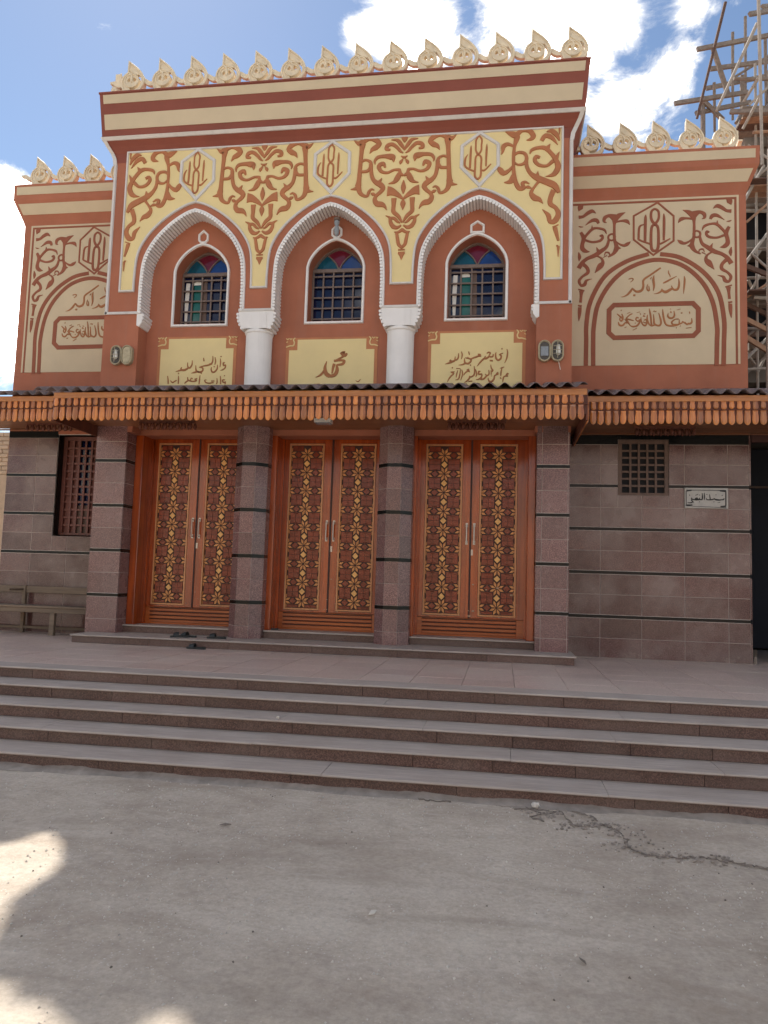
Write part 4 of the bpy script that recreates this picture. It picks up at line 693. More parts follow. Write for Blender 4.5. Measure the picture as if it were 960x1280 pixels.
# windows of the tower
for i, (cx, hw) in enumerate(WIN):
    zb, zs, zt = 3.605, 4.42, 4.83
    mb = MB(); fr = win_shape(cx, hw - .018, zb, zs, zt)
    ribbon(mb, [(x, z, .042) for x, z in fr], YN, .024, closed=True)
    win = part(mb, 'arched_window', 'white')
    hexp = [(0, .185), (.065, .125), (.065, .045), (.03, .01), (-.03, .01), (-.065, .045), (-.065, .125)] if i < 2 else [(0, .16), (.085, .105), (.085, .005), (-.085, .005), (-.085, .105)]
    mb = MB(); ribbon(mb, [(cx + a, 4.845 + b, .034) for a, b in hexp], YN, .022, closed=True); mb.done('keystone_ring', 'white', win)
    gy_ = 10.50
    inner = win_shape(cx, hw - .045, 3.62, 4.42, 4.79)
    mb = MB(); ribbon(mb, [(x, z, .045) for x, z in inner], gy_, .03, closed=True); mb.box(cx - hw + .05, cx + hw - .05, gy_ - .045, gy_, 4.425, 4.475)
    # curved glazing ribs of the tympanum
    for s in (-1, 1):
        ribbon(mb, cr([(cx, 4.47, .022), (cx + s * .06, 4.58, .022), (cx + s * .15, 4.67, .022), (cx + s * .235, 4.715, .022)], 4), gy_, .025)
    mb.done('window_frame', 'window_wood', win)
    mb = MB(); x0, x1 = cx - hw + .06, cx + hw - .06
    for k in range(6):
        x = x0 + (x1 - x0) * k / 5; mb.box(x - .011, x + .011, gy_ - .035, gy_ - .012, 3.63, 4.43)
    for k in range(5):
        z = 3.79 + .158 * k - .06; mb.box(x0, x1, gy_ - .042, gy_ - .020, z - .010, z + .010)
    mb.done('window_grille', 'window_wood', win)
    def pane(name, mat, pts, y=gy_): MB().prism([pts], y, y + .02).done(name, mat, win)
    pane('dark_pane', 'glass_dark', [(cx - hw + .05, 3.61), (cx + hw - .05, 3.61), (cx + hw - .05, 4.43), (cx - hw + .05, 4.43)], gy_ + .005)
    if i != 1:
        pane('open_casement', 'glass_green', [(cx - .21, 3.63), (cx - .09, 3.63), (cx - .09, 4.30), (cx - .21, 4.30)], gy_ - .004)
        pane('painted_glare', 'lamp_white', [(cx - .33, 3.66), (cx - .30, 3.64), (cx - .275, 4.34), (cx - .335, 4.34), (cx - .345, 4.05)], gy_ - .004)  # white patch paints the glare beside the open casement
        pane('painted_glare', 'lamp_white', [(cx - .22, 4.305), (cx - .10, 4.31), (cx - .10, 4.345), (cx - .15, 4.37), (cx - .22, 4.345)], gy_ - .004)  # second patch of painted white glare, above the casement
        pane('grey_curtain', 'lattice', [(cx - .07, 3.63), (cx + .005, 3.63), (cx - .005, 4.40), (cx - .07, 4.40)], gy_ - .003)
    left = [(cx - hw + .05, 4.44), (cx, 4.44)] + [(cx - a, b) for a, b in ((.06, 4.58), (.15, 4.67), (.235, 4.715), (.30, 4.66), (.36, 4.55))]
    pane('stained_pane', 'glass_teal', left)
    pane('stained_pane', 'glass_blue', [(2 * cx - x, z) for x, z in left][::-1])
    pane('stained_pane', 'glass_red', [(cx, 4.45), (cx + .06, 4.58), (cx + .15, 4.67), (cx + .235, 4.715), (cx + .12, 4.78), (cx, 4.80), (cx - .12, 4.78), (cx - .235, 4.715), (cx - .15, 4.67), (cx - .06, 4.58)], gy_ + .002)

# painted text panels below the windows
PAN = [(-4.425, .600, 'panel_text1', 3.435), (-2.425, .660, 'panel_text2', 3.39), (-.392, .665, 'panel_text3', 3.445)]
for cx, hw, key, zt in PAN:
    mb = MB().prism([[(cx - hw, 2.2), (cx + hw, 2.2), (cx + hw, zt), (cx - hw, zt)]], YN - .006, YN + .01)
    bp = part(mb, 'text_panel', 'gold_line')
    nb = .045; cw = .15; ch = .16
    yp = [(cx - hw + nb, 2.2), (cx + hw - nb, 2.2), (cx + hw - nb, zt - ch - nb * .5), (cx + hw - cw - nb * .3, zt - ch - nb * .5), (cx + hw - cw - nb * .3, zt - .03), (cx - hw + cw + nb * .3, zt - .03), (cx - hw + cw + nb * .3, zt - ch - nb * .5), (cx - hw + nb, zt - ch - nb * .5)]
    MB().prism([yp], YN - .011, YN).done('yellow_field', 'yellow', bp)
    for s in (-1, 1):
        mb = MB()
        X = lambda a: cx + s * (hw - a)
        ribbon(mb, cr([(X(-.005), zt - .135, .015), (X(.05), zt - .118, .02), (X(.10), zt - .115, .02), (X(.115), zt - .07, .018), (X(.10), zt - .03, .02), (X(.125), zt, .014)], 3), YN - .006, .008)
        ribbon(mb, cr([(X(-.005), zt - .01, .012), (X(.015), zt - .025, .012), (X(.03), zt - .008, .012)], 3), YN - .006, .008)
        ribbon(mb, cr([(X(.045), zt - .006, .012), (X(.06), zt - .025, .012), (X(.08), zt - .008, .012)], 3), YN - .006, .008)
        ribbon(mb, [(X(-.004), zt - .065, .010), (X(.02), zt - .055, .010)], YN - .006, .008)
        mb.done('corner_scroll', 'yellow', bp)
    for part_ in ([s for s in DATA[key] if s[0][1] > zt - .50], [s for s in DATA[key] if s[0][1] <= zt - .50]):
      if not part_: continue
      mb = MB(); strokes(mb, part_, YN - .011, .007, n=3, wk=(1.3 if key == 'panel_text2' else 1.05)); mb.done('lettering', 'text', bp)

# ------------------------------------------------------------------ wings
WZ0, WZ1 = 3.088, 5.50
for side_, x0, x1 in ((-1, WL, XL - .005), (1, XR + .005, WR)):
    part(MB().box(x0, x1, YW, 11.1, 2.10, 5.50), 'wing_wall', 'terracotta')
RXC = 2.045                                              # centre line of the right wing panel
LXC = (-7.582 + (3.18 - RXC) + .0)                       # mirrored panel of the left wing
for side_, cx0 in ((1, RXC), (-1, LXC)):
    def mxx(x): return x if side_ == 1 else LXC + (RXC - x)
    xa, xb = (XR + .006, 3.18) if side_ == 1 else (mxx(3.18), XL - .006)
    pn = part(MB().prism([[(xa, WZ0), (xb, WZ0), (xb, 5.50), (xa, 5.50)]], YW - .006, YW + .01), 'cream_panel', 'cream')
    mb = MB()
    o = 3.135
    ln = [(mxx(o), WZ0, .030), (mxx(o), 5.455, .030), ((XR + .01) if side_ == 1 else (XL - .01), 5.455, .030)]
    ribbon(mb, ln, YW - .006, .004, chamfer=.1)
    mb.done('border_line', 'ornament_dark', pn)
    mb = MB(); yb_ = YW - .006
    W = DATA['wing']
    seen = [[(x, z, w_) for x, z, w_ in s] for s in W]
    strokes(mb, [[(mxx(x), z, w_) for x, z, w_ in s] for s in seen], yb_, .006, wk=1.15)
    mb.done('scroll_ornament', 'ornament_dark', pn)
    mb = MB()
    inn = [[(mxx(2 * RXC - x), z, w_) for x, z, w_ in s] for s in seen]
    # the inner scroll stops where the tower stands
    keep = []
    for s in inn:
        if side_ == 1: s2 = [(max(x, XR + .03), z, w_) for x, z, w_ in s]
        else: s2 = [(min(x, XL - .03), z, w_) for x, z, w_ in s]
        keep.append(s2)
    strokes(mb, keep, yb_, .006, wk=1.15); mb.done('scroll_ornament', 'ornament_dark', pn)
    mb = MB()
    for q, s in enumerate(DATA['wing_arch']): ribbon(mb, cr([(mxx(x) , z, .062) for x, z, w_ in s], 5), yb_, .005 + q * .0005)
    mb.done('painted_arch', 'ornament_dark', pn)
    mb = MB(); ribbon(mb, [(mxx(x), z, .028) for x, z in DATA['wing_hex']], yb_, .007, closed=True)
    mdl = mb.done('medallion_frame', 'ornament_dark', pn)
    mb = MB(); off = 0 if side_ == 1 else (mxx(2.04) - 2.04)
    strokes(mb, [[(x + off, z, w_) for x, z, w_ in s] for s in DATA['wing_medallion']], yb_, .006); mb.done('calligraphy', 'ornament_dark', pn)
    mb = MB(); ribbon(mb, [(x + off, z, .066) for x, z, w_ in DATA['cartouche'][0][:-1]], yb_, .007, closed=True, chamfer=.1)
    mb.done('cartouche_frame', 'ornament_dark', pn)
    mb = MB(); strokes(mb, [[(x + off, z, w_) for x, z, w_ in s] for s in DATA['text1']], yb_, .005, n=3, wk=1.1)
    mb.done('lettering', 'text', pn); mb = MB()
    strokes(mb, [[(x + off, z, w_) for x, z, w_ in s] for s in DATA['text2']], yb_, .0052, n=3, wk=1.1)
    mb.done('lettering', 'text', pn)

# granite cladding of the wings
def clad(parent, xs, rows, yf, mat, depth=.02, holes=(), gap=.003):
    for za, zb in rows:
        for xa, xb in zip(xs[:-1], xs[1:]):
            pcs = [(xa, xb, za, zb)]
            for hx0, hx1, hz0, hz1 in holes:
                nxt = []
                for a, b, c, d in pcs:
                    if b <= hx0 or a >= hx1 or d <= hz0 or c >= hz1: nxt.append((a, b, c, d)); continue
                    if a < hx0: nxt.append((a, hx0, c, d))
                    if b > hx1: nxt.append((hx1, b, c, d))
                    a2, b2 = max(a, hx0), min(b, hx1)
                    if c < hz0: nxt.append((a2, b2, c, hz0))
                    if d > hz1: nxt.append((a2, b2, hz1, d))
                pcs = nxt
            for a, b, c, d in pcs:
                if b - a < .02 or d - c < .012: continue
                y = yf + random.uniform(-.0008, .0008)
                MB().cbox(a + gap, b - gap, y, yf + depth, c + gap, d - gap, .0025).done('granite_tile', mat, parent)
def bands(parent, x0, x1, zs, yf, depth=.02, th=.05, holes=()):
    for z in zs:
        segs = [(x0, x1)]
        for hx0, hx1, hz0, hz1 in holes:
            if hz0 < z < hz1:
                segs = [q for a, b in segs for q in ((a, min(b, hx0)), (max(a, hx1), b)) if q[1] - q[0] > .02]
        for a, b in segs: MB().cbox(a, b, yf - .001, yf + depth, z - th / 2 + .005, z + th / 2 - .005, .002).done('black_band', 'black_band', parent)
def rows_from(bz, zbot, ztop, th=.05, n=2):
    e = [zbot] + [v for z in sorted(bz) for v in (z - th / 2, z + th / 2)] + [ztop]
    r = []
    for a, b in zip(e[0::2], e[1::2]):
        k = max(1, round((b - a) / .285))
        for i in range(k): r.append((a + (b - a) * i / k, a + (b - a) * (i + 1) / k))
    return r
# right wing
HR = (1.568, 2.242, 1.258, 2.035)
base = MB().prism([[(XR, GZ), (WR, GZ), (WR, 2.10), (XR, 2.10)], [(HR[0], HR[2]), (HR[1], HR[2]), (HR[1], HR[3]), (HR[0], HR[3])]], YW + .0045, 11.02)
rb = part(base, 'wing_base_wall', 'grout')
bzr = [1.387, .79, .192, -.408]
clad(rb, [XR - .02, 1.339, 1.888, 2.445, 3.003, WR + .0], rows_from(bzr, LZ, 1.965), YW, 'granite', holes=[HR])
bands(rb, XR - .02, WR, bzr, YW, holes=[HR])
MB().cbox(XR - .02, 1.566, YW - .001, YW + .02, 1.967, 2.10).done('black_band', 'black_band', rb)
MB().cbox(2.244, WR, YW - .001, YW + .02, 1.967, 2.10).done('black_band', 'black_band', rb); MB().cbox(1.5665, 2.2435, YW - .001, YW + .02, 2.037, 2.10).done('black_band', 'black_band', rb)
for z0, z1 in [(a, b) for a, b in rows_from(bzr, LZ, 2.1)]:     # return face of the cladding
    MB().box(WR + .0025, WR + .022, YW + .002, YW + .6, z0 + .0025, z1 - .0025).done('granite_tile', 'granite', rb)
MB().box(WR - .002, WR + .020, YW + .6, 11.1, GZ, 2.1).done('side_plinth', 'terracotta', rb)
# left wing
HL = (-6.86, -6.10, .51, 2.085)
base = MB().prism([[(WL, GZ), (XL, GZ), (XL, 2.13), (WL, 2.13)], [(HL[0], HL[2]), (HL[1], HL[2]), (HL[1], HL[3]), (HL[0], HL[3])]], YW + .0045, 11.02)
lb = part(base, 'wing_base_wall', 'grout')
bzl = [1.454, .857, .26, -.34]
clad(lb, [WL, -7.20, -6.60, XL + .02], rows_from(bzl, LZ, 2.04), YW, 'granite', holes=[HL])
bands(lb, WL, XL + .02, bzl, YW, holes=[HL])
MB().cbox(WL, HL[0], YW - .001, YW + .02, 2.042, 2.15).done('black_band', 'black_band', lb)

# lower windows with wooden grilles
def grille_window(x0, x1, z0, z1, y, nx, nz, bar, depth, fw, mat, panes):
    mb = MB()
    mb.box(x0, x0 + fw, y, y + .05, z0, z1).box(x1 - fw, x1, y, y + .05, z0, z1).box(x0 + fw, x1 - fw, y, y + .05, z0, z0 + fw * .7).box(x0 + fw, x1 - fw, y, y + .05, z1 - fw, z1)
    w_ = part(mb, 'grille_window', mat)
    mb = MB(); X0, X1, Z0, Z1 = x0 + fw, x1 - fw, z0 + fw * .7, z1 - fw
    for k in range(1, nx): x = X0 + (X1 - X0) * k / nx; mb.box(x - bar / 2, x + bar / 2, y + .004, y + .028, Z0, Z1)
    for k in range(1, nz): z = Z0 + (Z1 - Z0) * k / nz; mb.box(X0, X1, y + .012, y + .034, z - bar / 2, z + bar / 2)
    mb.done('grille_bars', mat, w_)
    # reveal and the dark room behind
    mb = MB()
    V = [(x0, YW, z0), (x1, YW, z0), (x1, YW, z1), (x0, YW, z1), (x0, y + depth, z0), (x1, y + depth, z0), (x1, y + depth, z1), (x0, y + depth, z1)]
    mb.add(V, [(0, 1, 5, 4), (1, 2, 6, 5), (2, 3, 7, 6), (3, 0, 4, 7)])
    mb.done('window_reveal', 'black_band', w_)
    for (a, b, c, d, m_) in panes: MB().box(X0 + (X1 - X0) * a, X0 + (X1 - X0) * b, y + .045, y + .06, Z0 + (Z1 - Z0) * c, Z0 + (Z1 - Z0) * d).done('window_pane', m_, w_)
    return w_
grille_window(HR[0], HR[1], HR[2], HR[3], YW + .01, 5, 7, .028, .12, .055, 'lattice', [(0, 1, 0, 1, 'dark')])  # near-black pane paints the shade of the room
grille_window(HL[0] + .02, HL[1], HL[2] + .02, HL[3], YW + .14, 6, 12, .030, .02, .06, 'lattice_red', [(0, .28, 0, 1, 'lattice_red'), (.28, .62, .3, 1, 'glass_dark'), (.28, .62, 0, .3, 'lattice'), (.62, 1, 0, 1, 'lattice_red')])

# ------------------------------------------------------------------ pillars
bzp = [1.53, .897, .265, -.365]
PT = 2.09
for (x0, x1, inner, zb_, bz) in ((XL + .003, -5.29, 1, PZ, [1.567, .926, .294, -.332]), (.43, XR - .007, -1, PZ, bzp)):
    mb = MB().box(x0 + .0045, x1 - .0045, YT + .0045, 10.9, GZ, PT)
    pl = part(mb, 'corner_pillar', 'grout')
    rows = rows_from(bz, zb_ - .12, PT)
    xs = [x0, x1] if inner == 1 else [x0, x0 + .07, x1 - .022, x1]
    clad(pl, xs, rows, YT, 'granite_pillar')
    bands(pl, x0, x1, bz, YT)
    for sx in ((x1 - .02, x1), (x0, x0 + .02)):          # the two flanks
        for za, zb2 in rows:
            for ya, yb2 in ((YT + .022, YT + .30), (YT + .30, YT + .60), (YT + .60, YT + .82)):
                MB().box(sx[0] + .001, sx[1], ya + .003, yb2 - .003, za + .003, zb2 - .003).done('granite_tile', 'granite_pillar', pl)
        for z in bz: MB().box(sx[0] + .001, sx[1] + .0005, YT + .021, YT + .82, z - .024, z + .024).done('black_band', 'black_band', pl)
for cx in (-3.462, -1.436):
    cy = YT + .205; R = .232; Ro = R / cos(pi / 8)
    def oct_(r): return [(cx + r * cos(pi / 8 + k * pi / 4), cy + r * sin(pi / 8 + k * pi / 4)) for k in range(8)]
    mb = MB(); o_ = oct_(Ro - .005); V = [(x, y, z) for z in (GZ, PT) for x, y in o_]
    mb.add(V, [(k, (k + 1) % 8, (k + 1) % 8 + 8, k + 8) for k in range(8)])
    pl = part(mb, 'octagonal_pillar', 'grout')
    rows = rows_from(bzp, PZ - .12, PT); fc = 2 * R * math.tan(pi / 8)
    cache = {}
    for k in range(8):
        a = k * pi / 4
        if sin(a) > .5: continue
        for za, zb2 in rows:
            h = round(zb2 - za, 3)
            if h not in cache:
                hw = fc / 2 - .003
                cache[h] = MB().add([(-hw + .002, -R, .004), (hw - .002, -R, .004), (hw - .002, -R, h - .004), (-hw + .002, -R, h - .004), (-hw, -R + .002, .002), (hw, -R + .002, .002), (hw, -R + .002, h - .002), (-hw, -R + .002, h - .002), (-hw + .008, -R + .02, .002), (hw - .008, -R + .02, .002), (hw - .008, -R + .02, h - .002), (-hw + .008, -R + .02, h - .002)],
                    [(0, 1, 2, 3), (4, 5, 1, 0), (5, 6, 2, 1), (6, 7, 3, 2), (7, 4, 0, 3), (8, 9, 5, 4), (9, 10, 6, 5), (10, 11, 7, 6), (11, 8, 4, 7)]).done('granite_tile', 'granite_pillar', pl)
                o = cache[h]
            else: o = link(bpy.data.objects.new('granite_tile', cache[h].data), pl)
            o.location = (cx, cy, za); o.rotation_euler = (0, 0, a + pi / 2)
    for z in bzp:
        mb = MB(); o_ = oct_(Ro + .0015); V = [(x, y, zz) for zz in (z - .024, z + .024) for x, y in o_]
        mb.add(V, [(k, (k + 1) % 8, (k + 1) % 8 + 8, k + 8) for k in range(8)] + [tuple(range(7, -1, -1)), tuple(range(8, 16))])
        mb.done('black_band', 'black_band', pl)

# ------------------------------------------------------------------ doorway steps
ds = thing('doorway_step', 'low granite platform step with pale slabs running below all three doors', 'step')
PY = 9.535
core = MB().box(-5.66, .86, PY + .03, YT + .72, LZ - .01, PZ - .0225); core.done('step_core', 'mortar', ds)
x = -5.68
for w_ in (1.5, 1.8, 1.3, 1.99): slab(x, x + w_ - .004, PY - .02, YT + .30, PZ, .022).done('tread_slab', 'tread', ds); x += w_
x = -5.66
for w_ in (1.1, 1.1, 1.1, 1.1, 1.1, 1.05): MB().cbox(x, x + w_ - .003, PY, PY + .03, LZ + .001, PZ - .023, .002).done('riser_slab', 'riser', ds); x += w_
for a, b in ((-5.29, -3.70), (-3.225, -1.672), (-1.20, .43)):
    slab(a, b, 10.19, 10.76, DZ, .022).done('door_sill', 'tread', ds)
    MB().cbox(a, b, 10.212, 10.6, PZ + .001, DZ - .023, .002).done('sill_riser', 'riser', ds)

# ------------------------------------------------------------------ doors
part(MB().box(-5.30, .44, YT + .03, 10.715, 2.075, 2.30), 'door_lintel', 'door_wood_x')
YD = 10.60
LIM = .232
def clip_poly(p, lim):
    for s in (1, -1):
        q = []
        for i in range(len(p)):
            a, b = p[i], p[(i + 1) % len(p)]
            ia, ib = a[0] * s <= lim, b[0] * s <= lim
            if ia: q.append(a)
            if ia != ib: t = (lim * s - a[0]) / (b[0] - a[0]); q.append((lim * s, a[1] + (b[1] - a[1]) * t))
        p = q
        if len(p) < 3: return []
    return p
def rhomb(cx, cz, ang, r0, r1, w):
    dx, dz = sin(ang), cos(ang); m = r0 + (r1 - r0) * .55
    return [(cx + dx * r0, cz + dz * r0), (cx + dx * m - dz * w / 2, cz + dz * m + dx * w / 2), (cx + dx * r1, cz + dz * r1), (cx + dx * m + dz * w / 2, cz + dz * m - dx * w / 2)]
PITCH = .2635; N = 9
Zc = lambda j: 1.93 - .05 - .112 - j * PITCH
petals, squares = [], []
for j in range(-1, N + 1):
    for ix in (-1, 0, 1):
        cx_, cz_ = ix * .262, Zc(j)
        for base_ in (0, pi / 2, pi, 3 * pi / 2):
            for da in (-.40, .40):
                q = clip_poly(rhomb(cx_, cz_, base_ + da, .012, .106, .036), LIM)
                if q: petals.append(q)
    for sx in (-1, 1):
        cz_ = Zc(j); cx_ = sx * .131
        squares.append([(cx_ - .050, cz_), (cx_, cz_ - .044), (cx_ + .050, cz_), (cx_, cz_ + .044)])
    for sx in (-1, 1):
        for q2 in (-1, 1):
            c0 = sx * .131; c1 = Zc(j) + q2 * .062
            squares.append([(c0 - .03, c1 - .010), (c0 + .03, c1 - .010), (c0 + .03, c1 + .010), (c0 - .03, c1 + .010)])
    if j < N:
        for sx in (-1, 1):
            for qx in (-1, 1):
                for qz in (-1, 1):
                    c0, c1 = sx * .135 + qx * .0405, (Zc(j) + Zc(j + 1)) / 2 + qz * .0385
                    q = clip_poly([(c0 - .038, c1 - .036), (c0 + .038, c1 - .036), (c0 + .038, c1 + .036), (c0 - .038, c1 + .036)], LIM)
                    if q: squares.append(q)
def inlay_mesh(name, polys, mat, y0, y1):
    mb = MB()
    for p in polys:
        ar = sum(p[i][0] * p[(i + 1) % len(p)][1] - p[(i + 1) % len(p)][0] * p[i][1] for i in range(len(p)))
        if abs(ar) < 1e-6: continue
        mb.prism([p], y0, y1, back=False)
    me = bpy.data.meshes.new(name); me.from_pydata(mb.v, [], mb.f); me.materials.append(M[mat]); return me
def clip_z(p, z0, z1):
    for s, lim in ((1, z1), (-1, -z0)):
        q = []
        for i in range(len(p)):
            a, b = p[i], p[(i + 1) % len(p)]
            ia, ib = a[1] * s <= lim, b[1] * s <= lim
            if ia: q.append(a)
            if ia != ib: t = (lim * s - a[1]) / (b[1] - a[1]); q.append((a[0] + (b[0] - a[0]) * t, lim * s))
        p = q
        if len(p) < 3: return []
    return p
def top_trim(ps): return [q for q in (clip_z(p, -.430, 1.892) for p in ps) if q]
me_pet = inlay_mesh('petal_inlay', top_trim(petals), 'petal', -.004, .004)
me_sq = inlay_mesh('square_inlay', top_trim(squares), 'square', -.0035, .004)
me_di = None
rs2 = random.Random(31)
doors = []
for di, (sx_, gapl, gapr) in enumerate(((-4.44, -5.29, -3.66), (-2.425, -3.27, -1.64), (-.435, -1.24, .43))):
    # jambs and head form the door part itself
    mb = MB(); xl, xr = sx_ - .735, sx_ + .765
    for a, b in ((gapl, xl), (xr, gapr)):
        if b - a > .01: mb.cbox(a, b, YT + .27, YD + .06, DZ, 2.075, .006)
    mb.cbox(xl, xr, YT + .50, YD + .06, 2.0, 2.072, .004)
    for a, b in ((xl, xl + .028), (xr - .028, xr)): mb.box(a, b, YD - .06, YD - .004, DZ, 2.0)
    door = part(mb, 'double_door', 'door_wood')
    for s, a, b, pa, pb in ((-1, xl, sx_ - .003, sx_ - .645, sx_ - .122), (1, sx_ + .003, xr, sx_ + .113, sx_ + .636)):
        zb0, zt0, pz0, pz1 = -.49, 2.0, -.468, 1.93
        mb = MB().prism([[(a, zb0), (b, zb0), (b, zt0), (a, zt0)], [(pa, pz0), (pb, pz0), (pb, pz1), (pa, pz1)]], YD, YD + .045)
        mb.done('door_leaf', 'door_wood', door)
        mb = MB(); pc = (pa + pb) / 2; q = .016
        ribbon(mb, [(pa + q, pz0 + q, .03), (pb - q, pz0 + q, .03), (pb - q, pz1 - q, .03), (pa + q, pz1 - q, .03)], YD + .004, .014, closed=True)
        mb.done('gilt_moulding', 'moulding', door)
        MB().box(pa - .005, pb + .005, YD + .020, YD + .03, pz0 - .005, pz1 + .005).done('inlay_ground', 'inlay_back', door)
        for me in (me_pet, me_sq):
            o = link(bpy.data.objects.new(me.name, me), door); o.location = (pc, YD + .0165, 0); stuff(o)
        for j in range(N - 1):
            zc_ = (Zc(j) + Zc(j + 1)) / 2
            if me_di is None:
                mb = MB().prism([[(-.044, 0), (0, -.046), (.044, 0), (0, .046)]], -.008, .004, back=False)
                o = mb.done('diamond_inlay', 'diamond', door); me_di = o.data
            else: o = link(bpy.data.objects.new('diamond_inlay', me_di), door)
            o.location = (pc, YD + .0165, zc_)
        hxp = sx_ + s * .052
        mb = MB(); mb.tube((hxp, YD - .045, .535), (hxp, YD - .045, .80), .010, 8)
        for z in (.545, .79): mb.tube((hxp, YD - .045, z), (hxp, YD + .002, z), .008, 6); mb.box(hxp - .016, hxp + .016, YD - .005, YD + .002, z - .028, z + .028)
        mb.done('door_handle', 'steel', door)
    mb = MB().box(sx_ + .012, sx_ + .038, YD - .006, YD, .37, .45); mb.tube((sx_ + .025, YD - .012, .425), (sx_ + .025, YD, .425), .009, 8); mb.done('door_lock', 'steel', door)
    mb = MB().box(sx_ - .012, sx_ + .012, YD - .008, YD, -.49, 2.0); mb.done('meeting_stile', 'inlay_back', door)
    for q in range(5 + di * 4):                          # small chips in the varnish near the floor and the meeting edge
        a_, z_ = sx_ + rs2.uniform(-.10, .62 if di == 2 else .14), rs2.uniform(-.49, -.30 if q % 2 else .0)
        w_ = rs2.uniform(.004, .012 + .012 * (di == 2)); MB().box(a_, a_ + w_ * 1.6, YD - .0088, YD + .002, z_, z_ + w_).done('varnish_chip', 'scuff', door)
    mb = MB().cbox(xl, xr, YD - .004, YD + .045, DZ, -.496, .004)
    kp = mb.done('kick_panel', 'door_wood_x', door)
    for k in range(4):
        z = -.70 + k * .054; MB().cbox(xl + .09, xr - .12, YD - .014, YD - .003, z - .019, z + .019, .006).done('kick_slat', 'door_wood_x', door)
        MB().box(xl + .09, xr - .12, YD - .0062, YD - .0042, z + .0195, z + .0345).done('kick_groove', 'inlay_back', door)

# ------------------------------------------------------------------ canopy
def slat_mesh(w, h, th=.014):
    hw = w / 2; o = [(-hw * .86, 0), (hw * .86, 0), (hw * .80, -h * .18), (hw, -h * .45), (hw * .98, -h * .78), (hw * .62, -h * .93), (0, -h), (-hw * .62, -h * .93), (-hw * .98, -h * .78), (-hw, -h * .45), (-hw * .80, -h * .18)]
    o = o[::-1]
    mb = MB(); mb.prism([o], 0, th)
    # bulged face
    inner = [(x * .55, -h * .5 + (z + h * .5) * .72) for x, z in o]
    n = len(o); V = [(x, 0, z) for x, z in o] + [(x, -.007, z) for x, z in inner]
    mb.add(V, [(i, (i + 1) % n, (i + 1) % n + n, i + n) for i in range(n)][::1] + [tuple(range(n, 2 * n))])
    me = bpy.data.meshes.new('slat'); me.from_pydata(mb.v, [], mb.f); me.materials.append(M['slat']); me.update(); return me
S1, S2 = slat_mesh(.062, .104), slat_mesh(.075, .178)
rs = random.Random(11)
def canopy(x0, x1, yf, ywall, z_eave, sof_z, retL, retR, extL=.12, extR=.12, name='canopy'):
    zt = z_eave - .012
    top = MB(); n = int((x1 - x0 + extL + extR) / .18 * 12); xs0, xs1 = x0 - extL, x1 + extR
    ye = yf - .07; yr = ywall; zr = z_eave + (yr - ye) * .262
    V = []; A = .028
    for i in range(n + 1):
        x = xs0 + (xs1 - xs0) * i / n; c = A * cos(2 * pi * x / .18)
        V += [(x, ye, z_eave + .012 + c), (x, yr, zr + .012 + c), (x, yr, zr + .004 + c), (x, ye, z_eave + .004 + c)]
    F = []
    for i in range(n):
        a, b = i * 4, i * 4 + 4
        F += [(a, b, b + 1, a + 1), (a + 3, a + 2, b + 2, b + 3), (a, a + 3, b + 3, b), (a + 1, b + 1, b + 2, a + 2)]
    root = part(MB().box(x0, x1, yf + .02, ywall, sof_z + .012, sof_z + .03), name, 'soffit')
    top.add(V, F).done('corrugated_roof', 'roofing', root, True)
    # fascia boards
    zf = z_eave - .022
    MB().cbox(x0, x1, yf, yf + .022, zf - .075, zf, .003).done('fascia_board', 'fascia', root)
    MB().box(x0 + .002, x1 - .002, yf + .008, yf + .022, zf - .30, zf - .0755).done('backing_board', 'bracket', root)
    MB().cbox(x0, x1, yf - .012, yf + .005, zf - .189, zf - .180, .002).done('fascia_bead', 'bracket', root)
    def rowslats(p0, dirv, n_, ang, zoff=0.0):
        for k in range(n_):
            for me, z, dy in ((S1, zf - .076, -.010), (S2, zf - .190, -.006)):
                o = link(bpy.data.objects.new('slat', me), root)
                q = Vector(p0) + Vector(dirv) * (k + .5) * .0915
                nrm = Vector((sin(ang), -cos(ang), 0)) * (-dy)
                o.location = (q.x + nrm.x, q.y + nrm.y, z + rs.uniform(-.003, .003) + zoff)
                o.rotation_euler = (0, rs.uniform(-.03, .03), ang)
                s_ = rs.uniform(.95, 1.04); o.scale = (rs.uniform(.94, 1.05), 1, s_)
    rowslats((x0, yf, 0), (1, 0, 0), int((x1 - x0) / .0915), 0)
    for on, xx, sgn in ((retL, x0, -1), (retR, x1, 1)):
        if not on: continue
        MB().box(xx - .011, xx + .011, yf + .022, on, zf - .365, zf).done('return_board', 'bracket', root)
        m_ = int((on - yf - .05) / .0915)
        for k in range(m_):
            for me, z in ((S1, zf - .076), (S2, zf - .187)):
                o = link(bpy.data.objects.new('slat', me), root)
                o.location = (xx + sgn * .022, yf + .05 + (k + .5) * .0915, z); o.rotation_euler = (0, 0, sgn * pi / 2)
    # soffit boards with dark gaps
    m_ = int((ywall - yf - .03) / .062); mb = MB()
    for k in range(m_):
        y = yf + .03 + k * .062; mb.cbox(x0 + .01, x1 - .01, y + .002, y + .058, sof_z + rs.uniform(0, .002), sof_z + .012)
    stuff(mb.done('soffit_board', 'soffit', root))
    MB().cbox(x0, x1, ywall - .035, ywall + .0, sof_z - .018, sof_z + .0, .003).done('soffit_bead', 'soffit', root)
    return root
cc_ = canopy(XL + .0, .945, 8.90, YT + .62, 2.30, 2.062, YW - .1, YW - .1, .24, .0, 'centre_canopy')
cr_r = canopy(.97, 4.9, 9.72, YW, 2.41, 2.118, None, None, .0, .1, 'side_canopy')
cr_l = canopy(-9.2, XL - .02, 9.72, YW, 2.46, 2.175, None, None, .1, .0, 'side_canopy')
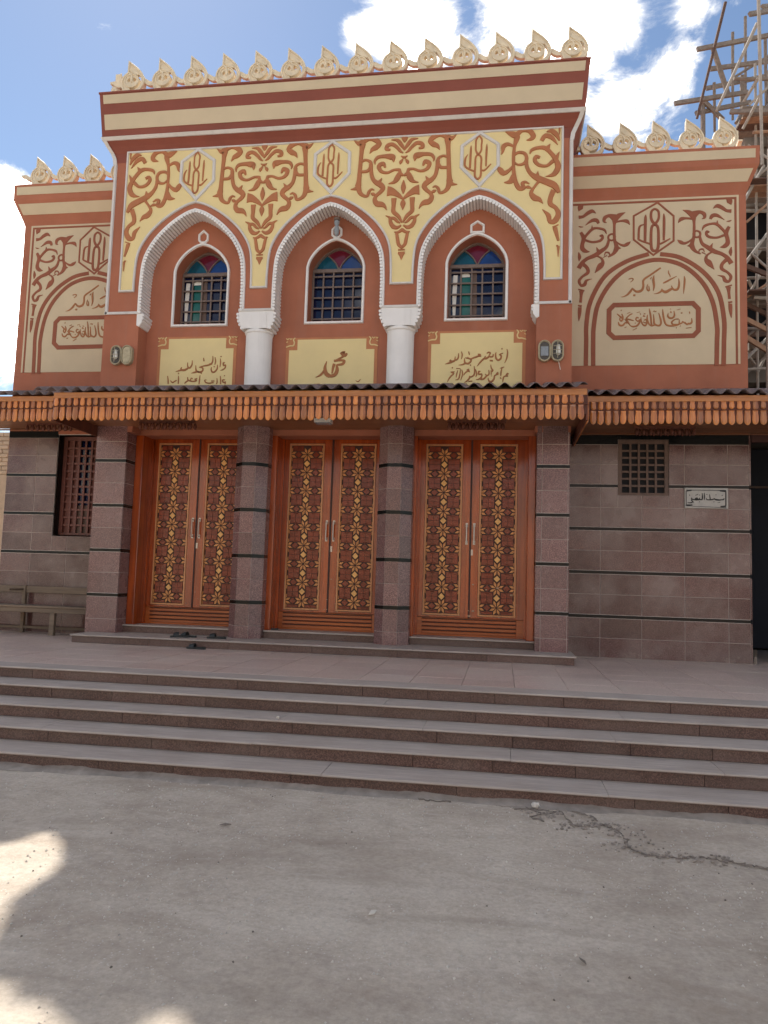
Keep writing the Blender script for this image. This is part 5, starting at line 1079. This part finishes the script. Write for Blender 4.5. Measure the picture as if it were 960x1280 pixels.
MB().box(WR + .03, 4.9, YW - .02, YW + .04, 2.0, 2.44).done('end_beam', 'inlay_back', cr_r)
MB().box(4.2, 4.9, YW - .02, 12.0, GZ, 2.44).done('end_wall', 'dark', cr_r)  # wall coloured near black to paint the passage shade
# short carved pelmets hanging below the soffits
for root, x0, x1, y, z in ((cc_, -4.93, -4.13, 9.62, 2.06), (cc_, -.72, .02, 9.62, 2.06), (cr_r, 1.70, 2.48, 10.3, 2.12), (cr_l, -7.08, -6.34, 10.3, 2.175)):
    mb = MB(); mb.box(x0, x1, y, y + .02, z - .035, z)
    pm = mb.done('pelmet', 'bracket', root)
    mb = MB(); k = 0; x = x0 + .03
    while x < x1:
        rr = .028; h = .06 + .02 * sin(k * 1.3)
        mb.lathe([(.006, -.03), (rr * .7, -.05), (rr, -.085), (rr * .6, -.11), (.004, -.125)], (x, y + .01 + (.02 if k % 2 else -.02), z + .0), 7); x += .045; k += 1
    stuff(mb.done('pelmet_drop', 'bracket', root, True))

# ------------------------------------------------------------------ crown of finials
def ellipse(cx, cz, rx, rz, n=14, a=0.0):
    return [(cx + rx * cos(2 * pi * i / n) * cos(a) - rz * sin(2 * pi * i / n) * sin(a), cz + rx * cos(2 * pi * i / n) * sin(a) + rz * sin(2 * pi * i / n) * cos(a)) for i in range(n)]
def crescent():
    o = []; 
    for i in range(11):
        a = radians(62 - i * 16.5); o.append((-.014 + .132 * cos(a), -.012 + .132 * sin(a)))
    for i in range(11):
        a = radians(-103 + i * 16.5); o.append((-.026 + .110 * cos(a), -.004 + .110 * sin(a)))
    return o
outer = cr([(-.10, -.20), (-.145, -.14), (-.172, -.04), (-.145, .055), (-.078, .118)], 4)
outer += [(-.076, .20), (-.074, .30)] + cr([(-.02, .25), (.055, .185), (.125, .10), (.160, .01), (.155, -.075), (.12, -.145), (.08, -.20)], 4)
outer = outer[::-1]
mb = MB(); eyes = [[(-.088, .0), (-.075, -.02), (-.05, -.02), (-.042, .005), (-.055, .045), (-.075, .03)], [(-.004, -.014), (.016, -.024), (.040, -.008), (.044, .018), (.022, .040), (.004, .052), (-.006, .02)]]
mb.prism([outer, crescent()] + eyes, -.035, .035)
# raised rim on the face and on the back
for ys, dd in ((-.035, 1),):
    ribbon(mb, [(x * .93, z * .95 + .004, .028) for x, z in outer], ys, .014, closed=True)
    ribbon(mb, [(x, z, .020) for x, z in ellipse(-.022, -.004, .098, .100, 20)], ys, .012, closed=True)
    ribbon(mb, cr([(-.075, .12, .02), (-.045, .10, .03), (-.02, .06, .028), (-.02, -.03, .018)], 4), ys, .013)
    ribbon(mb, cr([(-.055, .16, .02), (-.03, .15, .045), (.02, .12, .05), (.075, .08, .02)], 4), ys, .010)
fin_me = bpy.data.meshes.new('finial'); fin_me.from_pydata(mb.v, [], mb.f); fin_me.materials.append(M['finial'])
mb = MB(); arm = [(-.16, -.085), (-.158, -.025), (-.20, -.025), (-.235, -.002), (-.265, .018), (-.292, .012), (-.335, .008), (-.335, -.020), (-.295, -.028), (-.262, -.062), (-.215, -.085)]
mb.prism([arm[::-1]], -.026, .026)
arm_me = bpy.data.meshes.new('finial_link'); arm_me.from_pydata(mb.v, [], mb.f); arm_me.materials.append(M['finial'])
def finial(x, y, z, rot=0.0, s=1.0, linked=True):
    o = link(bpy.data.objects.new('finial', fin_me), mosque); o.location = (x, y, z); o.rotation_euler = (rs.uniform(-.02, .02), 0, rot); o.scale = (s * 1.07, s * 1.1, s)
    if linked:
        a = link(bpy.data.objects.new('finial_link', arm_me), o)
    return o
for k in range(14):
    finial(-5.470 + k * (6.325 / 13.0), 9.90, 7.185, 0, 1.02)
for xs_ in ((1.19, 1.64, 2.09, 2.54, 2.99), (-7.42, -6.96, -6.50, -6.04)):
    for x in xs_: finial(x + .0, 10.74, 6.31, 0, .96)
for k in range(5):
    finial(XL - .10, 10.2 + k * .47, 7.185, pi / 2, 1.02, k > 0); finial(XR + .10, 10.2 + k * .47, 7.185, pi / 2, 1.02, k > 0)
for k in range(8):
    finial(WL + .04, 11.15 + k * .46, 6.31, pi / 2, .96); finial(WR - .06, 11.15 + k * .46, 6.31, pi / 2, .96)

# ------------------------------------------------------------------ fittings on the facade
def capsule(cx, cz, rx, rz, n=8):
    o = []
    for i in range(n + 1): a = pi * i / n; o.append((cx + rx * cos(a), cz + (rz - rx) + rx * sin(a)))
    for i in range(n + 1): a = pi + pi * i / n; o.append((cx + rx * cos(a), cz - (rz - rx) + rx * sin(a)))
    return o
def twin_light(x, z, y, label, closed_left):
    t = thing('wall_light', label, 'wall light', 'twin bulkhead lights on the tower piers')
    for k, sx in enumerate((-1, 1)):
        cx = x + sx * .083
        MB().prism([capsule(cx, z, .082, .145)], y - .05, y).done('lamp_housing', 'brass', t)
        mb = MB(); ribbon(mb, [(a, b, .016) for a, b in capsule(cx, z, .073, .136)], y - .05, .016, closed=True); mb.done('lamp_rim', 'brass', t)
        if closed_left == 'R' and k == 1:      # blank cover
            MB().prism([capsule(cx, z, .058, .118)], y - .062, y - .05).done('lamp_cover', 'brass', t); continue
        MB().prism([capsule(cx, z, .060, .122)], y - .053, y - .0505).done('lamp_recess', 'lamp_dark', t)
        if closed_left == 'L' and k == 0:
            MB().box(cx - .048, cx + .048, y - .060, y - .053, z - .07, z + .055).done('lamp_glass', 'lamp_grey', t)
        else:
            mb = MB(); mb.lathe([(.004, .075), (.020, .07), (.024, .03), (.030, .0), (.030, -.04), (.018, -.06), (.004, -.065)], (cx + (.0 if k == 0 else .01), y - .062, z), 10); mb.done('bulb', 'lamp_white', t, True)
            mb = MB()
            for q in (-.05, 0, .05): mb.tube((cx - .055, y - .094, z + q), (cx + .055, y - .094, z + q), .004, 5)
            mb.tube((cx, y - .097, z - .11), (cx, y - .097, z + .11), .004, 5)
            mb.done('wire_guard', 'brass', t)
    if closed_left == 'L':
        mb = MB(); mb.path([(x + .10, y - .03, z - .14), (x + .115, y - .012, z - .20), (x + .125, y - .01, z - .245)], .004, 5); mb.done('loose_wire', 'lamp_white', t)
twin_light(-5.412 - .02, 3.085, YT, 'twin brass bulkhead light on the left pier, its right half a blank cover', 'R')
twin_light(.592, 3.055, YT, 'twin brass bulkhead light on the right pier with a dangling wire and grey glass', 'L')

t = thing('hanging_lamp', 'small grey lantern hanging under the crown of the middle arch', 'lamp', None, (-2.385, 10.12, 5.02))
MB().lathe([(.0, .20), (.004, .20), (.005, .06), (.045, .055), (.05, .03), (.03, .02)], (0, 0, 0), 12).done('lamp_cap', 'window_wood', t, True)
MB().lathe([(.025, .02), (.042, 0), (.034, -.04), (.022, -.06), (.03, -.08), (.04, -.12), (.034, -.18), (.015, -.21), (.0, -.215)], (0, 0, 0), 12).done('lamp_glass', 'lamp_grey', t, True)

t = thing('ceiling_light', 'small pale square light fitting under the canopy in front of the middle door', 'light', None, (-2.33, 9.55, 2.06))
MB().box(-.11, .11, -.07, .07, -.05, 0).done('light_body', 'lamp_white', t)
MB().box(-.095, .095, -.058, .058, -.062, -.05).done('light_diffuser', 'lamp_grey', t)

t = thing('name_sign', 'grey marble name plaque with black Arabic lettering on the granite right of the barred window', 'sign')
MB().cbox(2.44, 3.0, YW - .028, YW - .002, 1.093, 1.371, .004).done('plaque', 'sign', t)
mb = MB(); strokes(mb, DATA['sign_text'], YW - .028, .003, n=3, wk=1.15); mb.done('lettering', 'ink', t)

# ------------------------------------------------------------------ bench
t = thing('bench', 'weathered grey brown wooden bench against the left wing wall', 'bench', None, (-7.0, 10.5, LZ))
def bb(name, x0, x1, y0, y1, z0, z1, p=t, m='bench'):
    return MB().cbox(x0, x1, y0, y1, z0, z1, .004).done(name, m, p)
for k in range(3): bb('seat_board', -1.55, 1.14, -.20 + k * .125, -.085 + k * .125, .395, .425)
bb('seat_apron', -1.53, 1.12, -.185, -.165, .325, .394)
bb('back_rail', -.16, 1.14, .205, .23, .60, .70); bb('back_rail', -1.55, -.21, .205, .23, .60, .70)
for x in (-1.45, -.21, 1.05): bb('rear_leg', x, x + .055, .185, .24, 0, .705)
for x in (-1.4, .50): bb('front_leg', x, x + .075, -.18, -.12, 0, .394)
bb('stretcher', -1.4, 1.05, .195, .225, .06, .10)
bb('arm_rest', -.235, -.19, -.15, .21, .63, .66)

# ------------------------------------------------------------------ sandals
def sandal(x, y, z, rot, label, lining='rubber', tilt=0.0, s=1.0):
    t = thing('sandal', label, 'sandal', 'footwear left at the doors', (x, y, z)); t.rotation_euler = (0, tilt, rot); t.scale = (s, s, s)
    out = cr([(.13, 0), (.115, .038), (.05, .045), (-.03, .032), (-.10, .034), (-.135, 0), (-.10, -.032), (-.03, -.026), (.05, -.04), (.115, -.034), (.13, 0)], 3, closed=True)
    n = len(out); V = [(a, b, 0) for a, b in out] + [(a * 1.01, b * 1.02, .022 + .01 * max(0, -a * 6)) for a, b in out]
    MB().add(V, [(i, (i + 1) % n, (i + 1) % n + n, i + n) for i in range(n)] + [tuple(range(n))[::-1], tuple(range(n, 2 * n))]).done('sole', 'rubber', t)
    V = [(a * .9, b * .82, .024 + .01 * max(0, -a * 6)) for a, b in out]
    MB().add(V, [tuple(range(n))]).done('insole', lining, t)
    m_ = 9; V = []
    for k, (xa, hh) in enumerate(((.015, .062), (.05, .058), (.088, .045))):
        for i in range(m_): a = pi * i / (m_ - 1); V.append((xa, .045 * cos(a), .012 + hh * sin(a)))
    V += [(v[0], v[1] * .9, v[2] - .006) for v in V]
    F = []
    for k in range(2):
        for i in range(m_ - 1):
            a = k * m_ + i; F += [(a, a + 1, a + m_ + 1, a + m_), (a + 3 * m_, a + 3 * m_ + m_, a + 3 * m_ + m_ + 1, a + 3 * m_ + 1)]
    MB().add(V, F).done('strap', 'rubber', t, True)
sandal(-4.225, 9.74, PZ, radians(200), 'black sandal at the left end of the step, overlapping its mate')
sandal(-4.15, 9.83, PZ, radians(165), 'black sandal just behind the leftmost one on the step', 'rubber_grey')
sandal(-3.74, 9.80, PZ, radians(182), 'flat black sandal on the step in front of the left octagonal pillar')
sandal(-3.86, 9.42, LZ, radians(175), 'black sandal lying on the paving below the step')
sandal(-3.17, 10.37, DZ, radians(188), 'black sandal with pale insole beside the left jamb of the middle door', 'rubber_grey', s=.8)

# ------------------------------------------------------------------ cracks, stones, pebbles
CR_ = [(.156, 5.47), (.30, 5.30), (.416, 5.36), (.49, 5.10), (.62, 5.16), (.694, 5.138), (.768, 4.986), (.757, 4.80), (.833, 4.688), (.98, 4.66), (1.14, 4.699), (1.259, 4.665), (1.359, 4.646), (1.478, 4.60), (1.7, 4.57), (2.1, 4.50)]
def crack(mb, pts, w0, seed):
    r_ = random.Random(seed); V = []; P = cr([(a, b) for a, b in pts], 8)
    for i, (x, y) in enumerate(P):
        x += r_.uniform(-.016, .016); y += r_.uniform(-.016, .016); w = w0 * r_.uniform(.1, 1.3) * (.3 if i in (0, len(P) - 1) else 1)
        z = GZ + .016 + noise.noise((x * .8, y * .8, 3)) * .012
        V += [(x, y - w, z - .012), (x, y, z - .004), (x, y + w, z - .012)]
    n = len(P); mb.add(V, [q for i in range(n - 1) for q in ((i * 3, i * 3 + 3, i * 3 + 4, i * 3 + 1), (i * 3 + 1, i * 3 + 4, i * 3 + 5, i * 3 + 2))])
mb = MB(); crack(mb, CR_, .008, 1)
crack(mb, [(.30, 5.30), (.22, 5.20), (.30, 5.13)], .007, 2); crack(mb, [(.50, 5.40), (.60, 5.33), (.64, 5.22)], .010, 3)
crack(mb, [(.12, 5.36), (.24, 5.39), (.36, 5.36)], .009, 4); crack(mb, [(-.55, 5.42), (-.42, 5.40), (-.30, 5.41)], .007, 5)
c_ = mb.done('ground_crack', 'crack'); stuff(c_)
def rock(x, y, z, s, seed):
    r_ = random.Random(seed); V = []; n = 8; m_ = 5
    for j in range(m_ + 1):
        th = pi * j / m_
        for i in range(n):
            a = 2 * pi * i / n; k = s * r_.uniform(.75, 1.1); V.append((x + k * sin(th) * cos(a), y + k * .8 * sin(th) * sin(a), z + k * .6 * cos(th)))
    return V, [(j * n + i, j * n + (i + 1) % n, (j + 1) * n + (i + 1) % n, (j + 1) * n + i) for j in range(m_) for i in range(n)]
for x, y, s, lab in ((.255, 5.40, .034, 'pale stone at the foot of the steps beside the cracked ground'), (-1.83, 6.30, .018, 'tiny pale pebble lying on the third tread')):
    zz = GZ + .03 if s > .03 else LZ - 2 * RI + .009
    tag(MB().add(*rock(x, y, zz, s, int(s * 1e4))).done('stone', 'pebble', smooth=False), lab, 'stone')
def scatter(name, mat, n, rng, smin, smax, seed):
    r_ = random.Random(seed); mb = MB()
    for k in range(n):
        x, y = r_.uniform(*rng[0]), r_.uniform(*rng[1]); s = smin + (smax - smin) * r_.random() ** 3
        if noise.noise((x * .9, y * .9, 8)) < r_.uniform(-.5, .25): continue
        if y > 5.42: continue
        z = GZ + noise.noise((x * .8, y * .8, 3)) * .012 + s * .25
        a = r_.uniform(0, 6)
        V = [(x + s * cos(a), y + s * sin(a), z), (x + s * cos(a + 2), y + s * sin(a + 2.1) * .8, z - s * .4), (x + s * .8 * cos(a + 4.1), y + s * sin(a + 4.1), z), (x, y, z + s * .7), (x, y, z - s)]
        mb.add(V, [(0, 1, 3), (1, 2, 3), (2, 0, 3), (1, 0, 4), (2, 1, 4), (0, 2, 4)])
    return stuff(mb.done(name, mat))
scatter('gravel', 'pebble', 9000, ((-4.2, 3.2), (2.2, 5.45)), .0025, .010, 5)
scatter('grit', 'crack', 300, ((-4.2, 3.2), (2.2, 5.45)), .003, .009, 6)
for k, (x, y, a, l, m_) in enumerate(((-1.62, 4.55, .4, .035, 'crack'), (-.55, 3.55, 1.1, .03, 'pebble'), (.35, 3.30, 2.0, .028, 'crack'), (-1.15, 3.95, 2.6, .040, 'pebble'))):
    V = [(x + l * cos(a), y + l * sin(a), GZ + .016), (x + .01 * cos(a + 1.5), y + .01 * sin(a + 1.5), GZ + .022), (x - l * cos(a), y - l * sin(a), GZ + .016), (x - .01 * cos(a + 1.5), y - .01 * sin(a + 1.5), GZ + .014)]
    stuff(obj('litter', V + [(p[0], p[1], p[2] - .004) for p in V], [(0, 1, 2, 3), (7, 6, 5, 4), (0, 4, 5, 1), (1, 5, 6, 2), (2, 6, 7, 3), (3, 7, 4, 0)], m_))
r_ = random.Random(9); mb = MB()                        # rubble along the crack
for k in range(420):
    i = min(int(r_.random() ** 1.5 * 12), 12); x, y = CR_[i]; mb.add(*rock(x + r_.gauss(0, .07), min(5.42, y + r_.gauss(0, .05)), GZ + .004, r_.uniform(.003, .013), k))
stuff(mb.done('rubble', 'mortar'))

# ------------------------------------------------------------------ neighbours
# dark roofed passage to the right of the mosque
t = thing('side_passage', 'dark roofed passage with navy metal sheets right of the mosque wall', 'passage')
MB().box(WR + .05, 7.5, 15.2, 15.4, GZ, 2.45).done('back_wall', 'dark', t)  # passage walls near black: their shade is put into the colour
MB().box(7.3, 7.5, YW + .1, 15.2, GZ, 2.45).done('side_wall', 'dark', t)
MB().box(WR + .03, 7.5, YW + .05, 15.4, 2.45, 2.60).done('passage_roof', 'concrete', t)  # unseen roof, put over the passage to keep it dark
for k in range(4): MB().cbox(WR + .06 + k * .62, WR + .675 + k * .62, 13.6, 13.64, LZ + .02, 2.4, .004).done('metal_sheet', 'navy', t)
MB().box(WR + .03, 6.0, 12.52, 12.56, 1.60, 1.63).done('cross_rail', 'window_wood', t)
for k in range(3): MB().cbox(WR + .04 + k * .0, WR + .42 - k * .13, 11.9 - .0 + k * .16, 12.55, LZ + k * .11, LZ + (k + 1) * .11, .006).done('passage_step', 'concrete', t)
MB().tube((WR + .055, YW + .0, LZ), (WR + .055, YW + .0, LZ + .10), .020, 8).done('pipe_stub', 'timber', t)

# unfinished building behind, right
t = thing('unfinished_building', 'raw concrete and stone building shell rising behind the timber scaffold', 'building')
BX, BY = 4.22, 14.2
MB().box(BX + .2, 12, BY + .5, 24, 2.6, 8.5).done('inner_core', 'dark', t)  # near-black mass paints the shade inside the open floors
for z in (3.72, 6.15, 8.5): MB().box(BX, 12, BY, 24, z, z + .22).done('floor_slab', 'concrete', t)
for x in (BX + .75, BX + 2.6, BX + 4.6): MB().box(x, x + .28, BY + .03, BY + .35, 2.6, 8.49).done('concrete_column', 'concrete', t)
r_ = random.Random(4)
for z0, z1 in ((2.6, 3.0), (3.95, 4.5), (7.05, 8.49)):
    z = z0
    while z < z1 - .12:
        x = BX + .16 - r_.uniform(0, .12); h = r_.uniform(.17, .24)
        while x < 7.6:
            w_ = r_.uniform(.28, .48)
            MB().cbox(x, x + w_ - .012, BY + .12 + r_.uniform(-.02, .02), BY + .30, z, min(z + h - .012, z1), .015).done('stone_block', 'stone', t)
            x += w_
        z += h
# timber scaffold
t = thing('timber_scaffold', 'tall scaffold of lashed grey timber poles and planks behind the right wing', 'scaffold')
cm_ = {'r': 'timber_dark', 'g': 'timber', 'l': 'timber_light', 'b': 'timber', 'p': 'timber_brown', 'd': 'timber_dark'}
for k, (x0, y0, z0, x1, y1, z1, r0, c) in enumerate(DATA['scaffold']):
    p, q = Vector((x0, y0, z0)), Vector((x1, y1, z1)); d = (q - p)
    if c in 'bpd':                                      # squared planks
        n_ = d.normalized(); up = Vector((0, 1, 0)); s1 = n_.cross(up).normalized(); s2 = s1.cross(n_)
        hw, ht = max(r0, .03) * 1.25, .026
        V = [e + s1 * a * hw + s2 * b * ht for e in (p, q) for a, b in ((-1, -1), (1, -1), (1, 1), (-1, 1))]
        MB().add(V, [(0, 1, 5, 4), (1, 2, 6, 5), (2, 3, 7, 6), (3, 0, 4, 7), (3, 2, 1, 0), (4, 5, 6, 7)]).done('plank', cm_[c], t)
    else:
        MB().tube(p, q, max(r0, .022) * 1.35, 7, max(r0, .022) * 1.1).done('pole', cm_[c], t)
MB().tube((4.20, 12.65, 7.2), (4.12, 12.65, 2.6), .028, 8).done('pole', 'timber_light', t)
MB().tube((4.75, 14.2, 9.6), (4.70, 14.2, 2.6), .05, 8).done('pole', 'timber', t)
MB().tube((3.62, 14.4, 9.3), (3.60, 14.4, 2.6), .045, 8).done('pole', 'timber', t)
MB().tube((2.55, 14.5, 7.0), (2.55, 14.5, 6.0), .04, 8).done('pole', 'timber', t)
rp = random.Random(21)
for k in range(9):                                       # standards, ledgers and braces in front of the shell
    x = 4.32 + k * .17 + rp.uniform(-.05, .05); y = 13.0 + rp.uniform(0, .9)
    MB().tube((x, y, 2.6), (x + rp.uniform(-.1, .1), y, rp.uniform(8.6, 10.2)), rp.uniform(.020, .032), 7).done('pole', rp.choice(['timber', 'timber_light', 'timber']), t)
for k in range(11):
    z = 3.2 + k * .58 + rp.uniform(-.1, .1); y = 13.05 + rp.uniform(0, .8)
    MB().tube((4.0 + rp.uniform(-.1, .15), y, z), (5.7, y + .1, z + rp.uniform(-.15, .15)), rp.uniform(.022, .034), 7).done('pole', rp.choice(['timber', 'timber_brown', 'timber_light']), t)
for k in range(9):
    z = 3.0 + k * .66; y = 13.1 + rp.uniform(0, .9); dz = rp.choice([-1, 1]) * rp.uniform(.6, 1.0)
    MB().tube((4.05, y, z), (5.0, y, z + dz), .022, 6).done('brace', rp.choice(['timber_light', 'timber', 'timber_brown']), t)
for k, z in enumerate((6.95, 8.2, 5.0)):
    for q in range(4): MB().cbox(4.02, 5.6, 13.15 + q * .22, 13.34 + q * .22, z + rp.uniform(0, .02), z + .04, .004).done('plank', rp.choice(['timber', 'timber_brown', 'timber_dark']), t)
# sunlit houses on the far side of the square (unseen behind the camera, added for bounce light and reflections in the granite)
def far_house(x0, x1, y, d, h, wall, label, nw, ns, shop):
    t = thing('town_house', label, 'house', 'houses across the square')
    MB().box(x0, x1, y - d, y, GZ, GZ + h).done('house_wall', wall, t)
    MB().box(x0 - .1, x1 + .1, y - d, y + .12, GZ + h, GZ + h + .35).done('parapet', wall, t)
    for j in range(ns):
        for i in range(nw):
            cx = x0 + (x1 - x0) * (i + .5) / nw; z0 = GZ + 1.0 + j * 3.1
            if j == 0 and i % 2 == shop:
                MB().box(cx - .9, cx + .9, y, y + .06, GZ, GZ + 2.4).done('shop_shutter', 'navy', t); continue
            w_ = MB().box(cx - .6, cx + .6, y, y + .08, z0, z0 + 1.4).done('window_frame', 'white', t)
            MB().box(cx - .52, cx + .52, y + .08, y + .10, z0 + .08, z0 + 1.32).done('window_pane', 'glass_dark', w_)
far_house(-22, -11.5, -13.0, 8, 7.2, 'house_cream', 'unseen cream two storey house across the square, left one of the three', 3, 2, 0)
far_house(-10.5, 1.2, -14.5, 8, 6.4, 'house_sand', 'unseen sand coloured house across the square, middle one of the three', 4, 2, 1)
far_house(2.2, 16, -12.5, 8, 7.6, 'house_pink', 'unseen pale pink house across the square, right one of the three', 4, 2, 0)
# beige brick house, far left
t = thing('brick_house', 'beige brick house corner beyond the left wing of the mosque', 'house')
MB().box(-16, -9.02, 12.7, 18, GZ, 2.50).done('house_wall', 'brick', t)
MB().box(-16, -9.0, 12.66, 12.70, GZ, 1.70).done('rendered_plinth', 'brick', t)
r_ = random.Random(2)
for j in range(10):
    for i in range(5):
        MB().cbox(-9.03 - (i + 1) * .24 + (.12 if j % 2 else 0), -9.04 - i * .24 + (.12 if j % 2 else 0), 12.67 + r_.uniform(0, .006), 12.70, 1.72 + j * .078, 1.785 + j * .078, .006).done('brick', 'brick', t)
for k, (a, b) in enumerate((((-19.5, 30, 11.9), (-14.0, 30, 9.2)), ((-19.6, 30, 9.9), (-14.6, 30, 7.3)))):
    pass
for k, (a, b) in enumerate(DATA['wires']):
    d0 = (b[0] - a[0]); sl = (b[1] - a[1]) / d0
    pts = []
    for i in range(13):
        u = -2 + 4.4 * i / 12; x = a[0] + d0 * u; pts.append((x, 30, a[1] + (b[1] - a[1]) * u + .15 * (u * u)))
    tag(MB().path(pts, .012, 5).done('overhead_cable', 'cable'), ('upper', 'lower')[k] + ' of the two thin black cables crossing the sky left of the mosque', 'cable')
